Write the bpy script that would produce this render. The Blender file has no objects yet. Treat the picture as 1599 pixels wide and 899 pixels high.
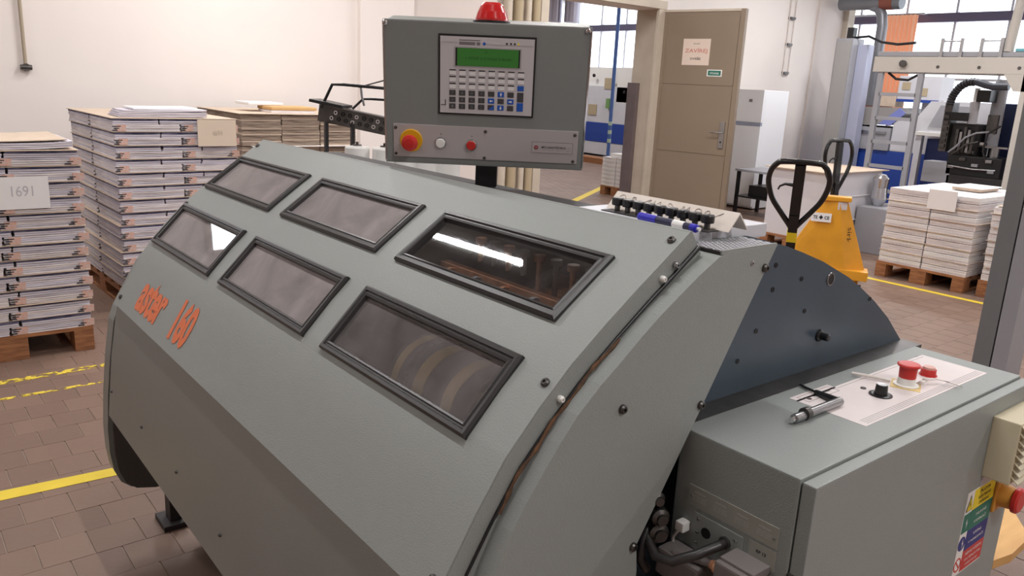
import bpy, bmesh, math, random
from mathutils import Vector, Matrix
R = math.radians
PI = math.pi
SC = bpy.context.scene
COL = SC.collection
random.seed(7)

# ------------------------------------------------------------------ camera
cam_d = bpy.data.cameras.new('camera')
cam = bpy.data.objects.new('camera', cam_d)
COL.objects.link(cam)
SC.camera = cam
cam_d.sensor_width = 36.0
cam_d.lens = 36.0 * 1246.0 / 1599.0
cam_d.clip_start = 0.05
cam_d.clip_end = 80
CP, CR, CY, CH = .24966, -.04949, .88628, 1.6      # pitch down, roll, heading, eye height
fw = Vector((math.cos(CP) * math.cos(CY), math.cos(CP) * math.sin(CY), -math.sin(CP)))
rt = Vector((math.sin(CY), -math.cos(CY), 0))
dn = fw.cross(rt)
r2 = rt * math.cos(CR) + dn * math.sin(CR)
d2 = -rt * math.sin(CR) + dn * math.cos(CR)
cam.matrix_world = Matrix((
    (r2.x, -d2.x, -fw.x, 0), (r2.y, -d2.y, -fw.y, 0), (r2.z, -d2.z, -fw.z, CH), (0, 0, 0, 1)))

# ------------------------------------------------------------------ view, world
SC.view_settings.view_transform = 'Standard'
SC.view_settings.look = 'None'
SC.view_settings.gamma = 1
SC.view_settings.exposure = 0.0
W = bpy.data.worlds.new('world')
SC.world = W
W.use_nodes = True
W.node_tree.nodes['Background'].inputs[0].default_value = (.80, .87, 1, 1)
W.node_tree.nodes['Background'].inputs[1].default_value = 1.0

# ------------------------------------------------------------------ lamps: fluorescent tubes under the ceiling
CEIL = 3.9
TUBES = [(.84, 4.45, 42), (.84, 1.3, 34), (.84, -1.8, 60), (2.6, 6.0, 56), (-1.9, 5.4, 38), (-2.2, 1.3, 16), (4.2, 4.45, 46), (4.2, 1.3, 42), (4.2, -1.8, 50),
         (6.6, 6.0, 46), (7.6, 2.4, 46), (7.6, -.8, 36), (10.6, 5.2, 75), (7.3, 4.4, 45), (10.8, 1.3, 40), (13.8, 3.2, 40), (4.6, 10.4, 50), (8.6, 10.4, 56), (12.4, 10.4, 56), (12.4, 14.6, 50), (8.6, 14.6, 50)]  # one tube toward the fridge is added to brighten fridge, door and wall
WARM = (1.0, .985, .982)
for i, (x, y, w_) in enumerate(TUBES):
    ld = bpy.data.lights.new('tube_light', 'AREA')
    ld.shape = 'RECTANGLE'
    ld.size = .036
    ld.size_y = 1.08
    ld.energy = w_
    ld.color = WARM
    lo = bpy.data.objects.new('tube_light', ld)
    lo.location = (x, y, CEIL - .115)
    COL.objects.link(lo)

# ------------------------------------------------------------------ materials
def lin(c):
    return tuple(((v / 255) / 12.92 if v / 255 <= .04045 else ((v / 255 + .055) / 1.055) ** 2.4) for v in c) + (1,)

MATS = {}
def pm(name, rgb, rough=.5, metal=0, bump=0, bscale=60, var=0, vscale=4, rgb2=None, stretch=None, spec=None, coat=0, emit=None, es=1, alpha=None):
    m = bpy.data.materials.new(name)
    MATS[name] = m
    m.use_nodes = True
    nt = m.node_tree
    N, L = nt.nodes, nt.links
    b = N['Principled BSDF']
    b.inputs['Base Color'].default_value = lin(rgb)
    b.inputs['Roughness'].default_value = rough
    b.inputs['Metallic'].default_value = metal
    if coat: b.inputs['Coat Weight'].default_value = coat
    if spec is not None: b.inputs['Specular IOR Level'].default_value = spec
    tc = N.new('ShaderNodeTexCoord')
    mp = N.new('ShaderNodeMapping')
    L.new(tc.outputs['Object'], mp.inputs[0])
    if stretch: mp.inputs['Scale'].default_value = stretch
    if bump:
        n = N.new('ShaderNodeTexNoise'); n.inputs['Scale'].default_value = bscale; n.inputs['Detail'].default_value = 3
        L.new(mp.outputs[0], n.inputs['Vector'])
        bp = N.new('ShaderNodeBump'); bp.inputs['Strength'].default_value = bump; bp.inputs['Distance'].default_value = .002
        L.new(n.outputs['Fac'], bp.inputs['Height']); L.new(bp.outputs[0], b.inputs['Normal'])
    if var or rgb2:
        n = N.new('ShaderNodeTexNoise'); n.inputs['Scale'].default_value = vscale; n.inputs['Detail'].default_value = 5
        L.new(mp.outputs[0], n.inputs['Vector'])
        r = N.new('ShaderNodeValToRGB')
        c = lin(rgb); c2 = lin(rgb2) if rgb2 else tuple(v * (1 - var) for v in c[:3]) + (1,)
        r.color_ramp.elements[0].position = .35; r.color_ramp.elements[1].position = .65
        r.color_ramp.elements[0].color = c2; r.color_ramp.elements[1].color = c
        L.new(n.outputs['Fac'], r.inputs[0]); L.new(r.outputs[0], b.inputs['Base Color'])
    if emit:
        b.inputs['Emission Color'].default_value = lin(emit); b.inputs['Emission Strength'].default_value = es
    return m

wall_m = pm('wall_plaster', (240, 232, 227), .85, bump=.25, bscale=14, var=.03, vscale=1.3)
wall_g = pm('wall_plaster_grey', (222, 212, 206), .85, bump=.2, bscale=14, var=.04, vscale=1.5)
ceil_m = pm('ceiling_paint', (206, 202, 198), .9, var=.03)
tile_m = pm('paver_clay', (140, 115, 100), .5, bump=.4, bscale=35, rgb2=(127, 103, 90), vscale=2.2)
tile_b = pm('paver_clay_dark', (134, 109, 95), .5, bump=.4, bscale=35, rgb2=(121, 98, 86), vscale=2.2)
grout = pm('grout_sand', (166, 148, 134), .9, var=.3, vscale=9)
hood_m = pm('hammered_grey_paint', (146, 150, 147), .46, bump=.35, bscale=420, var=.03, vscale=3)
body_m = pm('grey_paint', (136, 139, 135), .42, bump=.25, bscale=420, var=.03, vscale=3)
cab_m = pm('cabinet_grey_paint', (142, 147, 144), .42, bump=.35, bscale=420, var=.03, vscale=3)
dark_m = pm('dark_inner_metal', (48, 44, 44), .6, var=.3, vscale=8)
blue_m = pm('slate_blue_paint', (66, 80, 92), .33, bump=.08, bscale=30, var=.14, vscale=5)
rubber = pm('black_rubber', (48, 46, 46), .38, bump=.1, bscale=200)
black = pm('black_plastic', (26, 25, 27), .35)
blackg = pm('gloss_black_paint', (20, 20, 23), .2)
steel = pm('steel', (170, 170, 172), .28, 1, bump=.1, bscale=90)
steeld = pm('dark_steel', (105, 102, 100), .4, .9, var=.3, vscale=20)
chrome = pm('chrome', (225, 225, 228), .12, 1)
alu = pm('brushed_aluminium_plate', (188, 180, 180), .38, .25, bump=.08, bscale=40, stretch=(1, 30, 1))
white_p = pm('white_plastic', (232, 230, 226), .4)
paper = pm('paper_edges', (240, 234, 234), .9, bump=.8, bscale=50, rgb2=(216, 207, 209), vscale=20, stretch=(.25, .25, 6))
paper2 = pm('paper_edges_cool', (226, 222, 232), .9, bump=.8, bscale=50, rgb2=(192, 185, 195), vscale=20, stretch=(.25, .25, 6))
paperw = pm('white_paper', (240, 238, 238), .85)
navy = pm('navy_print', (48, 48, 84), .7, rgb2=(110, 108, 130), vscale=14)
kraft = pm('kraft_board', (208, 188, 168), .85, var=.12, vscale=12)
card_e = pm('grey_board_edges', (186, 168, 152), .9, bump=.8, bscale=50, rgb2=(124, 106, 92), vscale=24, stretch=(.2, .2, 8))
orange_mark = pm('orange_print_mark', (218, 166, 146), .8, rgb2=(210, 190, 184), vscale=60)
ink = pm('black_ink', (30, 28, 32), .7)
wood = pm('pallet_wood', (172, 118, 78), .8, bump=.6, bscale=20, rgb2=(134, 88, 58), vscale=7, stretch=(1, 8, 8))
woodl = pm('light_wood_board', (222, 176, 112), .6, rgb2=(206, 158, 98), vscale=4, stretch=(1, 7, 1))
yellow = pm('yellow_floor_paint', (232, 204, 62), .55, bump=.3, bscale=30, var=.08, vscale=10)
jack_y = pm('orange_yellow_enamel', (240, 170, 50), .35, var=.12, vscale=6)
door_m = pm('olive_brown_door_paint', (140, 124, 106), .5, var=.05, vscale=2)
frame_m = pm('cream_frame_paint', (206, 194, 178), .6, rgb2=(196, 184, 168), vscale=3)
guard_m = pm('corner_guard_steel', (138, 126, 128), .45, .5, var=.15, vscale=5)
orange = pm('orange_letter_vinyl', (226, 116, 70), .5)
red = pm('red_plastic', (196, 42, 38), .35)
redl = pm('red_lens', (176, 24, 26), .2, coat=.6, emit=(150, 16, 16), es=.15)
yel_p = pm('yellow_plastic', (222, 168, 24), .4)
keyp = pm('keypad_membrane', (196, 190, 192), .45)
keyw = pm('white_key', (228, 224, 224), .45)
keyd = pm('charcoal_key', (66, 64, 66), .45)
keyb = pm('blue_key', (28, 84, 176), .45)
lcd = pm('lcd_green', (50, 98, 44), .3, emit=(62, 140, 52), es=.14)
lcdink = pm('lcd_ink', (30, 78, 34), .5)
bluem = pm('blue_machine_paint', (34, 66, 150), .4)
navyc = pm('deep_blue_panel', (24, 44, 104), .4)
lgrey = pm('light_grey_machine', (206, 206, 212), .45, var=.05)
mgrey = pm('mid_grey_machine', (158, 158, 164), .45, var=.06)
beige = pm('beige_machine_paint', (196, 190, 182), .5, var=.05)
ventm = pm('beige_vent_plastic', (206, 196, 168), .5)
tanv = pm('tan_vent', (176, 160, 132), .7)
curt = pm('orange_curtain_daylight_glow', (238, 176, 142), .9, emit=(240, 176, 140), es=.3)  # own glow stands in for window daylight through the cloth
brass = pm('copper_parts', (236, 172, 134), .4, .1, var=.3, vscale=30)
bandy = pm('ochre_band', (224, 196, 132), .6)
ducts = pm('galvanised_duct', (128, 130, 136), .4, .5, var=.1)
tapeb = pm('blue_white_tape', (80, 110, 170), .5)
rust = pm('rust_brown_seal', (118, 84, 58), .9, bump=.8, bscale=70, rgb2=(70, 54, 44), vscale=40)
fridge_m = pm('fridge_white', (238, 240, 244), .3)
clearp = pm('clear_tie_plastic', (220, 212, 206), .3)
gtape = pm('amber_tape', (216, 188, 120), .5)
marker_b = pm('marker_blue', (40, 34, 176), .35)
foil = pm('crumpled_foil', (200, 200, 204), .2, .9, bump=1, bscale=25)
yelsign = pm('sign_yellow', (240, 214, 40), .5)
grnsign = pm('sign_green', (24, 110, 92), .5)
blusign = pm('sign_blue', (36, 44, 120), .5)
redsign = pm('sign_red', (196, 54, 50), .5)
conduit = pm('conduit_paint', (170, 156, 136), .6)
glow = bpy.data.materials.new('daylight_pane'); glow.use_nodes = True
_n = glow.node_tree.nodes; _n.remove(_n['Principled BSDF']); _e = _n.new('ShaderNodeEmission')
_e.inputs[0].default_value = (.86, .92, 1, 1); _e.inputs[1].default_value = 3.2
glow.node_tree.links.new(_e.outputs[0], _n['Material Output'].inputs[0])
glow2 = glow.copy(); glow2.name = 'sunlit_pane'; glow2.node_tree.nodes['Emission'].inputs[1].default_value = 14

def pane_mat(name, haze, tint, streak):
    m = bpy.data.materials.new(name); m.use_nodes = True
    nt = m.node_tree; N, L = nt.nodes, nt.links
    N.remove(N['Principled BSDF'])
    out = N['Material Output']
    tr = N.new('ShaderNodeBsdfTransparent'); tr.inputs[0].default_value = (tint, tint, tint, 1)
    df = N.new('ShaderNodeBsdfDiffuse'); df.inputs[0].default_value = lin((178, 170, 170))
    gl = N.new('ShaderNodeBsdfGlossy'); gl.inputs['Roughness'].default_value = .02
    tc = N.new('ShaderNodeTexCoord'); ns = N.new('ShaderNodeTexNoise'); ns.inputs['Scale'].default_value = 7; ns.inputs['Detail'].default_value = 6
    ns.inputs['Distortion'].default_value = 1.2
    L.new(tc.outputs['Object'], ns.inputs['Vector'])
    mr = N.new('ShaderNodeMapRange'); mr.inputs[1].default_value = .3; mr.inputs[2].default_value = .7
    mr.inputs[3].default_value = max(0, haze - streak); mr.inputs[4].default_value = haze + streak
    L.new(ns.outputs['Fac'], mr.inputs[0])
    m1 = N.new('ShaderNodeMixShader'); L.new(mr.outputs[0], m1.inputs[0]); L.new(tr.outputs[0], m1.inputs[1]); L.new(df.outputs[0], m1.inputs[2])
    fr = N.new('ShaderNodeFresnel'); fr.inputs[0].default_value = 1.5
    m2 = N.new('ShaderNodeMixShader'); L.new(fr.outputs[0], m2.inputs[0]); L.new(m1.outputs[0], m2.inputs[1]); L.new(gl.outputs[0], m2.inputs[2])
    L.new(m2.outputs[0], out.inputs[0])
    return m
pane_reflect_haze = pane_mat('reflection_haze_acrylic', .62, .8, .14)  # milky diffuse stands in for wall and ceiling reflections, besides scratches
pane_mid = pane_mat('scratch_reflection_acrylic', .24, .85, .10)  # haze partly paints in reflections, partly scratches
pane_clear = pane_mat('clear_acrylic', .04, .85, .03)
shrink = pane_mat('shrink_film', .1, .95, .05)

def worn_paint(name):
    m = bpy.data.materials.new(name); m.use_nodes = True
    N, L = m.node_tree.nodes, m.node_tree.links
    b = N['Principled BSDF']; b.inputs['Base Color'].default_value = lin((226, 198, 70)); b.inputs['Roughness'].default_value = .6
    tc = N.new('ShaderNodeTexCoord'); n = N.new('ShaderNodeTexNoise'); n.inputs['Scale'].default_value = 22; n.inputs['Detail'].default_value = 6
    L.new(tc.outputs['Object'], n.inputs['Vector'])
    r = N.new('ShaderNodeValToRGB'); r.color_ramp.elements[0].position = .45; r.color_ramp.elements[1].position = .53
    L.new(n.outputs['Fac'], r.inputs[0]); L.new(r.outputs[0], b.inputs['Alpha'])
    return m
worn = worn_paint('worn_yellow_paint')

# ------------------------------------------------------------------ mesh helpers
class MB:
    def __init__(s): s.v = []; s.f = []; s.m = []; s.sm = []; s.mi = 0
    def add(s, vs, fs, smooth=False):
        k = len(s.v); s.v += [tuple(v) for v in vs]
        for f in fs:
            s.f.append([i + k for i in f]); s.m.append(s.mi); s.sm.append(smooth)
    def box(s, x0, x1, y0, y1, z0, z1, bev=0, M=None):
        if bev <= 0:
            vs = [(x, y, z) for x in (x0, x1) for y in (y0, y1) for z in (z0, z1)]
            fs = [(0, 1, 3, 2), (4, 6, 7, 5), (0, 4, 5, 1), (2, 3, 7, 6), (0, 2, 6, 4), (1, 5, 7, 3)]
        else:
            bm = bmesh.new(); bmesh.ops.create_cube(bm, size=1)
            for v in bm.verts: v.co = Vector(((x0 + x1) / 2 + v.co.x * (x1 - x0), (y0 + y1) / 2 + v.co.y * (y1 - y0), (z0 + z1) / 2 + v.co.z * (z1 - z0)))
            bmesh.ops.bevel(bm, geom=bm.edges[:], offset=bev, segments=2, affect='EDGES', profile=.7)
            bm.verts.index_update(); vs = [v.co.copy() for v in bm.verts]; fs = [[v.index for v in f.verts] for f in bm.faces]; bm.free()
        if M: vs = [M @ Vector(v) for v in vs]
        s.add(vs, fs); return s
    def prism(s, pts, lo, hi, axis='y'):
        n = len(pts)
        def P(a, b, h): return {'y': (a, h, b), 'x': (h, a, b), 'z': (a, b, h)}[axis]
        vs = [P(a, b, lo) for a, b in pts] + [P(a, b, hi) for a, b in pts]
        s.add(vs, [tuple(range(n)), tuple(range(2 * n - 1, n - 1, -1))] + [(i, i + n, (i + 1) % n + n, (i + 1) % n) for i in range(n)]); return s
    def cyl(s, p0, p1, r0, r1=None, n=20, cap=True, smooth=True):
        r1 = r0 if r1 is None else r1
        p0, p1 = Vector(p0), Vector(p1); d = (p1 - p0).normalized()
        a = d.orthogonal().normalized(); b = d.cross(a)
        vs = [p0 + (a * math.cos(2 * PI * i / n) + b * math.sin(2 * PI * i / n)) * r0 for i in range(n)] + \
             [p1 + (a * math.cos(2 * PI * i / n) + b * math.sin(2 * PI * i / n)) * r1 for i in range(n)]
        s.add(vs, [(i, (i + 1) % n, (i + 1) % n + n, i + n) for i in range(n)], smooth)
        if cap: s.add(vs, [tuple(range(n - 1, -1, -1)), tuple(range(n, 2 * n))])
        return s
    def lathe(s, c, ax, prof, n=24):
        for (h0, r0), (h1, r1) in zip(prof, prof[1:]):
            c = Vector(c); ax = Vector(ax).normalized()
            a = ax.orthogonal().normalized(); b = ax.cross(a)
            vs = [c + ax * h + (a * math.cos(2 * PI * i / n) + b * math.sin(2 * PI * i / n)) * max(r, 1e-5) for h, r in ((h0, r0), (h1, r1)) for i in range(n)]
            s.add(vs, [(i, (i + 1) % n, (i + 1) % n + n, i + n) for i in range(n)], abs(h1 - h0) > 1e-6)
        return s
    def tube(s, pts, r, n=10, rr=None):
        pts = [Vector(p) for p in pts]; rings = []; a = None
        for i, p in enumerate(pts):
            d = ((pts[min(i + 1, len(pts) - 1)] - pts[max(i - 1, 0)])).normalized()
            a = d.orthogonal().normalized() if a is None else (a - d * a.dot(d)).normalized()
            b = d.cross(a); q = rr[i] if rr else r
            rings.append([p + (a * math.cos(2 * PI * k / n) + b * math.sin(2 * PI * k / n)) * q for k in range(n)])
        vs = [v for g in rings for v in g]; m = len(pts)
        s.add(vs, [(i * n + k, i * n + (k + 1) % n, (i + 1) * n + (k + 1) % n, (i + 1) * n + k) for i in range(m - 1) for k in range(n)], True)
        s.add(vs, [tuple(range(n - 1, -1, -1)), tuple(range((m - 1) * n, m * n))]); return s
    def quad(s, a, b, c, d): s.add([a, b, c, d], [(0, 1, 2, 3)]); return s
    def build(s, name, mats, parent=None, off=None, local=False, M=None, recalc=True):
        me = bpy.data.meshes.new(name)
        o_ = Vector((0, 0, 0))
        if M: vs = [M @ Vector(v) for v in s.v]
        else: vs = [Vector(v) for v in s.v]
        if parent is not None and not local:
            o_ = WL[parent.name]
        c = Vector((0, 0, 0))
        if vs:
            c = Vector((sum(v.x for v in vs) / len(vs), sum(v.y for v in vs) / len(vs), min(v.z for v in vs)))
        if parent is None and off is None: org = c
        elif off is not None: org = Vector(off)
        else: org = c
        me.from_pydata([v - org for v in vs], [], s.f)
        mats = mats if isinstance(mats, (list, tuple)) else [mats]
        for m in mats: me.materials.append(m)
        for p, mi, sm in zip(me.polygons, s.m, s.sm): p.material_index = mi; p.use_smooth = sm
        me.update()
        bm = bmesh.new(); bm.from_mesh(me); bmesh.ops.recalc_face_normals(bm, faces=bm.faces) if (recalc and len(bm.faces) < 4000) else None; bm.to_mesh(me); bm.free()
        o = bpy.data.objects.new(name, me); COL.objects.link(o)
        if parent is not None:
            o.parent = parent
            o.location = org if local else org - o_
            WL[o.name] = org if not local else org
        else:
            o.location = org; WL[o.name] = org.copy()
        return o
WL = {}
def thing(name, label, cat, loc=(0, 0, 0), rz=0, group=None, M=None):
    o = bpy.data.objects.new(name, None); COL.objects.link(o); o.empty_display_size = .1
    if M is not None: o.matrix_world = M
    else: o.location = loc; o.rotation_euler = (0, 0, rz)
    o['label'] = label; o['category'] = cat
    if group: o['group'] = group
    WL[o.name] = Vector(loc)
    return o
def tag(o, label, cat, group=None):
    o['label'] = label; o['category'] = cat
    if group: o['group'] = group
    return o
def crisp(o):
    e = o.modifiers.new('edges', 'EDGE_SPLIT'); e.split_angle = R(35)
def struct(o): o['kind'] = 'structure'; return o
def stuff(o): o['kind'] = 'stuff'; return o
def copytree(o, parent=None):
    c = o.copy(); COL.objects.link(c)
    if parent: c.parent = parent
    for ch in list(o.children): copytree(ch, c)
    return c
def frame(o, ux, uy):
    ux = Vector(ux).normalized(); uz = ux.cross(Vector(uy)).normalized(); uy = uz.cross(ux)
    return Matrix(((ux.x, uy.x, uz.x, o[0]), (ux.y, uy.y, uz.y, o[1]), (ux.z, uy.z, uz.z, o[2]), (0, 0, 0, 1)))
def text_mb(body, w, h, bold=0, cx=0, cy=0, spacing=1, z=0, bend=0):
    cu = bpy.data.curves.new('t', 'FONT'); cu.body = body; cu.size = 1; cu.offset = bold; cu.space_character = spacing; cu.resolution_u = 3
    o = bpy.data.objects.new('t', cu); COL.objects.link(o)
    dg = bpy.context.evaluated_depsgraph_get(); me = bpy.data.meshes.new_from_object(o.evaluated_get(dg))
    xs = [v.co.x for v in me.vertices]; ys = [v.co.y for v in me.vertices]
    x0, x1, y0, y1 = min(xs), max(xs), min(ys), max(ys)
    mb = MB()
    mb.add([(((v.co.x - x0) / (x1 - x0) - .5) * w + cx, ((v.co.y - y0) / (y1 - y0) - .5) * h + cy, z) for v in me.vertices], [list(p.vertices) for p in me.polygons])
    bpy.data.objects.remove(o); bpy.data.curves.remove(cu); bpy.data.meshes.remove(me)
    return mb
ORD = ['first', 'second', 'third', 'fourth', 'fifth', 'sixth', 'seventh', 'eighth', 'ninth', 'tenth', 'eleventh', 'twelfth', 'thirteenth', 'fourteenth',
       'fifteenth', 'sixteenth', 'seventeenth', 'eighteenth', 'nineteenth', 'twentieth', '21st', '22nd', '23rd', '24th', '25th', '26th', '27th', '28th', '29th', '30th']

# ================================================================== SETTING
WY = 7.55                                                          # face of the wall with the door
floor = struct(MB().box(-5, 16.3, -5, 19, -.2, -.004).build('floor', grout))
def inview(x, y):
    p = Vector((x, y, -CH)); dz = p.dot(fw)
    if dz < .2: return None
    u = p.dot(r2) / dz * 1246 + 800; v = p.dot(d2) / dz * 1246 + 450
    return dz if (-150 < u < 1750 and -60 < v < 1100) else None
TW, TD = .1585, .164
tiles = []
for j in range(int(-4.8 / TD), int(18.8 / TD)):
    y = 4.01 + (j - 24) * TD + .0
    off = (.29 if j % 2 == 0 else .37)
    for i in range(-34, 100):
        x = off + i * TW
        if x > 15.8 or x < -4.9: continue
        cx, cy = x + TW / 2, y + TD / 2
        if WY - .05 < cy < WY + .5 and not (6.4 < cx < 8.5 or cx > 13): continue
        d = inview(cx, cy)
        if d is None: d = 300 + abs(cx) + abs(cy)
        occl = (.75 < cx < 2.0 and .75 < cy < 2.75)
        tiles.append((d + (100 if occl else 0), x, y))
tiles.sort()
def tile_geo(mb, x, y, dz=0):
    a, b, c, e = x + .0018, x + TW - .0018, y + .0002, y + TD - .0002
    q = .0008
    mb.add([(a, c, -.004), (b, c, -.004), (b, e, -.004), (a, e, -.004), (a + q, c + q, dz), (b - q, c + q, dz), (b - q, e - q, dz), (a + q, e - q, dz)],
           [(4, 5, 6, 7), (0, 1, 5, 4), (1, 2, 6, 5), (2, 3, 7, 6), (3, 0, 4, 7)])
tmes = []
for k in range(2):
    mb = MB(); tile_geo(mb, 0, 0, 0)
    o = mb.build('paver', [tile_m, tile_b][k], floor, off=(0, 0, 0)); tmes.append(o)
proto_used = [False, False]
for n_, (d, x, y) in enumerate(tiles[:300]):
    k = random.random() < .4
    if not proto_used[k]: o = tmes[k]; proto_used[k] = True
    else: o = tmes[k].copy(); COL.objects.link(o)
    o.location = Vector((x, y, random.uniform(-.0008, 0))) - WL[floor.name]
mb = MB()
for d, x, y in tiles[300:]:
    mb.mi = int(random.random() < .4); tile_geo(mb, x, y, random.uniform(-.0008, 0))
stuff(mb.build('pavers', [tile_m, tile_b], floor))

def line(name, pts, mat):
    mb = MB(); mb.prism(pts, .0002, .0016, 'z'); return mb.build(name, mat, floor)
line('painted_line', [(-.6, 3.30), (.85, 3.222), (.85, 3.292), (-.6, 3.395)], yellow)
line('worn_line', [(-.6, 4.50), (.9, 4.565), (.9, 4.62), (-.6, 4.56)], worn)
line('worn_line', [(-.6, 4.30), (.9, 4.32), (.9, 4.35), (-.6, 4.33)], worn)
line('painted_line', [(7.18, 1.2), (7.25, 1.2), (7.25, 5.2), (7.18, 5.2)], yellow)
line('painted_line', [(7.9, 8.46), (7.98, 8.38), (12.0, 10.95), (11.94, 11.05)], yellow)

# walls
mb = MB()
mb.box(-5, 6.43, WY, WY + .45, 0, CEIL)
mb.box(8.53, 12.95, WY, WY + .45, 0, CEIL)
mb.box(6.43, 8.53, WY, WY + .45, 2.66, CEIL)
struct(mb.build('wall_left', wall_m))
struct(MB().box(4.0, 4.62, WY - .06, WY + .0, 0, CEIL).build('trim_1', wall_m))
struct(MB().box(4.62, 5.75, WY - .012, WY + .0, 0, CEIL).build('trim_2', wall_g))
struct(MB().box(12.95, 13.15, WY - .12, WY + .5, 0, CEIL, .01).build('trim_3', frame_m))
struct(MB().box(12.2, 12.95, WY - .03, WY, 0, CEIL).build('trim_4', wall_g))
struct(MB().box(-5.2, -5, -5, 19, 0, CEIL).build('wall_rear_side', wall_m))
struct(MB().box(-5, 16.3, -5.2, -5, 0, CEIL).build('wall_near', wall_m))
struct(MB().box(-5, 16.3, 19, 19.2, 0, CEIL).build('wall_hall_end', wall_m))
struct(MB().box(-5.2, 16.3, -5.2, 19.2, CEIL, CEIL + .2).build('ceiling', ceil_m))
# window wall, X = 16
mb = MB()
mb.box(16, 16.3, -5, 19.2, 0, 1.05)
struct(mb.build('wall_far', wall_m))
w1 = struct(MB().box(16.14, 16.2, -5, 19.2, 1.05, CEIL).build('window_1', glow))
yb = -5.0
while yb < 19:
    MB().box(16.06, 16.16, yb - .02, yb + .02, 1.05, CEIL).build('mullion', lgrey, w1)
    yb += .93
MB().box(16.0, 16.13, -5, 19, 3.11, 3.27).build('transom', pm('dark_transom', (104, 98, 122), .6), w1)
MB().box(16.03, 16.13, -5, 19, 2.06, 2.10).build('transom', lgrey, w1)
MB().box(15.9, 16.14, -5, 19, 1.0, 1.05).build('window_sill', lgrey, w1)
# high window in the left wall, out of frame (its daylight glints in the machine's panes)
w2 = struct(MB().box(-.54, -.28, WY - .02, WY - .01, 2.82, 3.4).build('window_2', glow2))
mb = MB()
for x in (-.59, -.28): mb.box(x, x + .05, WY - .04, WY, 2.77, 3.45)
for z in (2.77, 3.4): mb.box(-.59, -.23, WY - .04, WY, z, z + .05)
mb.build('window_frame', frame_m, w2)

# orange curtains by the far windows
ct = thing('curtain', 'orange curtain hanging at the far window beside the grey duct', 'curtain', (15.7, 7.9, 0))
for (a, b) in ((7.62, 8.3),):
    mb = MB(); n = 40; vs = []
    for i in range(n + 1):
        y = a + (b - a) * i / n; x = 15.7 + .05 * math.sin(i * 1.35)
        vs += [(x, y, 1.2), (x, y, 3.22)]
    mb.add(vs, [(2 * i, 2 * i + 2, 2 * i + 3, 2 * i + 1) for i in range(n)], True)
    o = mb.build('curtain_panel', curt, ct); md = o.modifiers.new('s', 'SOLIDIFY'); md.thickness = .01
MB().cyl((15.7, 7.5, 3.24), (15.7, 9.8, 3.24), .015).build('curtain_rod', steel, ct)
for y in (7.55, 9.75): MB().box(15.7, 16.0, y, y + .02, 3.23, 3.25).build('rod_bracket', steel, ct)

# doorway frame and leaf
d1 = struct(MB().box(8.40, 8.535, WY - .05, WY - .0, 0, 2.655, .006).build('trim_5', frame_m))
struct(MB().box(8.505, 8.53, WY, WY + .45, 0, 2.66).build('trim_6', frame_m))
struct(MB().box(6.36, 6.48, WY - .05, WY + .45, 0, 2.72, .006).build('trim_7', frame_m))
struct(MB().box(6.36, 8.54, WY - .056, WY + .0, 2.655, 2.76, .006).build('trim_8', frame_m))
struct(MB().box(8.44, 8.507, WY + .29, WY + .46, 0, 1.70, .004).build('trim_9', guard_m))
a = R(101 + 180); dr = Vector((math.cos(a), math.sin(a), 0))
H0 = Vector((8.53, WY - .03, 0))
DM = frame(H0, dr, (0, 0, 1))       # local x along leaf, y up, z towards the camera side
DM_ = Matrix.Translation(H0) @ Matrix.Rotation(math.atan2(dr.y, dr.x), 4, 'Z')
leaf = struct(MB().box(0, 1.16, -.02, .02, .02, 2.64).build('door_1', door_m, off=(0, 0, 0)))
leaf.matrix_world = DM_
def dpart(mb, name, mat): return mb.build(name, mat, leaf, off=(0, 0, 0), local=True)
# leaf face seen by the camera is local -y
for z0, z1 in ((.1, .78), (.83, 1.66), (1.71, 2.56)):
    dpart(MB().box(.07, 1.09, -.026, -.018, z0, z1, .002), 'door_panel', door_m)
dpart(MB().box(1.10, 1.165, -.036, .03, .02, 2.645, .004), 'edge_profile', door_m)
dpart(MB().box(0, 1.16, -.03, .03, 2.62, 2.65, .003), 'edge_profile', frame_m)
for z in (.6, 1.69, 2.3): dpart(MB().cyl((-.005, -.03, z - .06), (-.005, -.03, z + .06), .012), 'hinge', steeld)
dpart(MB().box(.98, 1.05, -.04, -.024, .92, 1.26, .003), 'handle_plate', steel)
dpart(MB().tube([(1.02, -.03, 1.12), (1.02, -.075, 1.12), (.99, -.08, 1.12), (.87, -.08, 1.125)], .009), 'door_handle', steel)
dpart(MB().cyl((1.015, -.045, 1.0), (1.015, -.03, 1.0), .012), 'lock_cylinder', black)
dpart(MB().box(.335, .725, -.029, -.026, 1.955, 2.285), 'paper_sign', pm('sign_paper', (222, 204, 190), .8))
redtxt = pm('red_print', (200, 120, 108), .8); gtxt = pm('grey_print', (110, 98, 92), .8)
fm = Matrix.Rotation(PI / 2, 4, 'X')
def dtext(body, w, h, x, z, mat, bold=0, y=-.0295):
    mb = text_mb(body, w, h, bold)
    mb.build('printed_text', mat, leaf, off=(0, 0, 0), local=True, M=Matrix.Translation((x, y, z)) @ fm)
dtext('PROS\u00cdM', .09, .022, .53, 2.225, gtxt)
dtext('ZAV\u00cdREJ', .32, .075, .53, 2.135, redtxt, .008)
dtext('DVE\u0158E', .15, .036, .53, 2.04, gtxt, .03)
dpart(MB().box(.715, .925, -.029, -.026, 1.82, 1.905), 'exit_sign', white_p)
dpart(MB().box(.73, .91, -.0302, -.0285, 1.832, 1.893), 'sign_field', grnsign)
dtext('V\u00ddCHOD', .13, .028, .82, 1.862, white_p, .02, -.0308)

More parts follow.
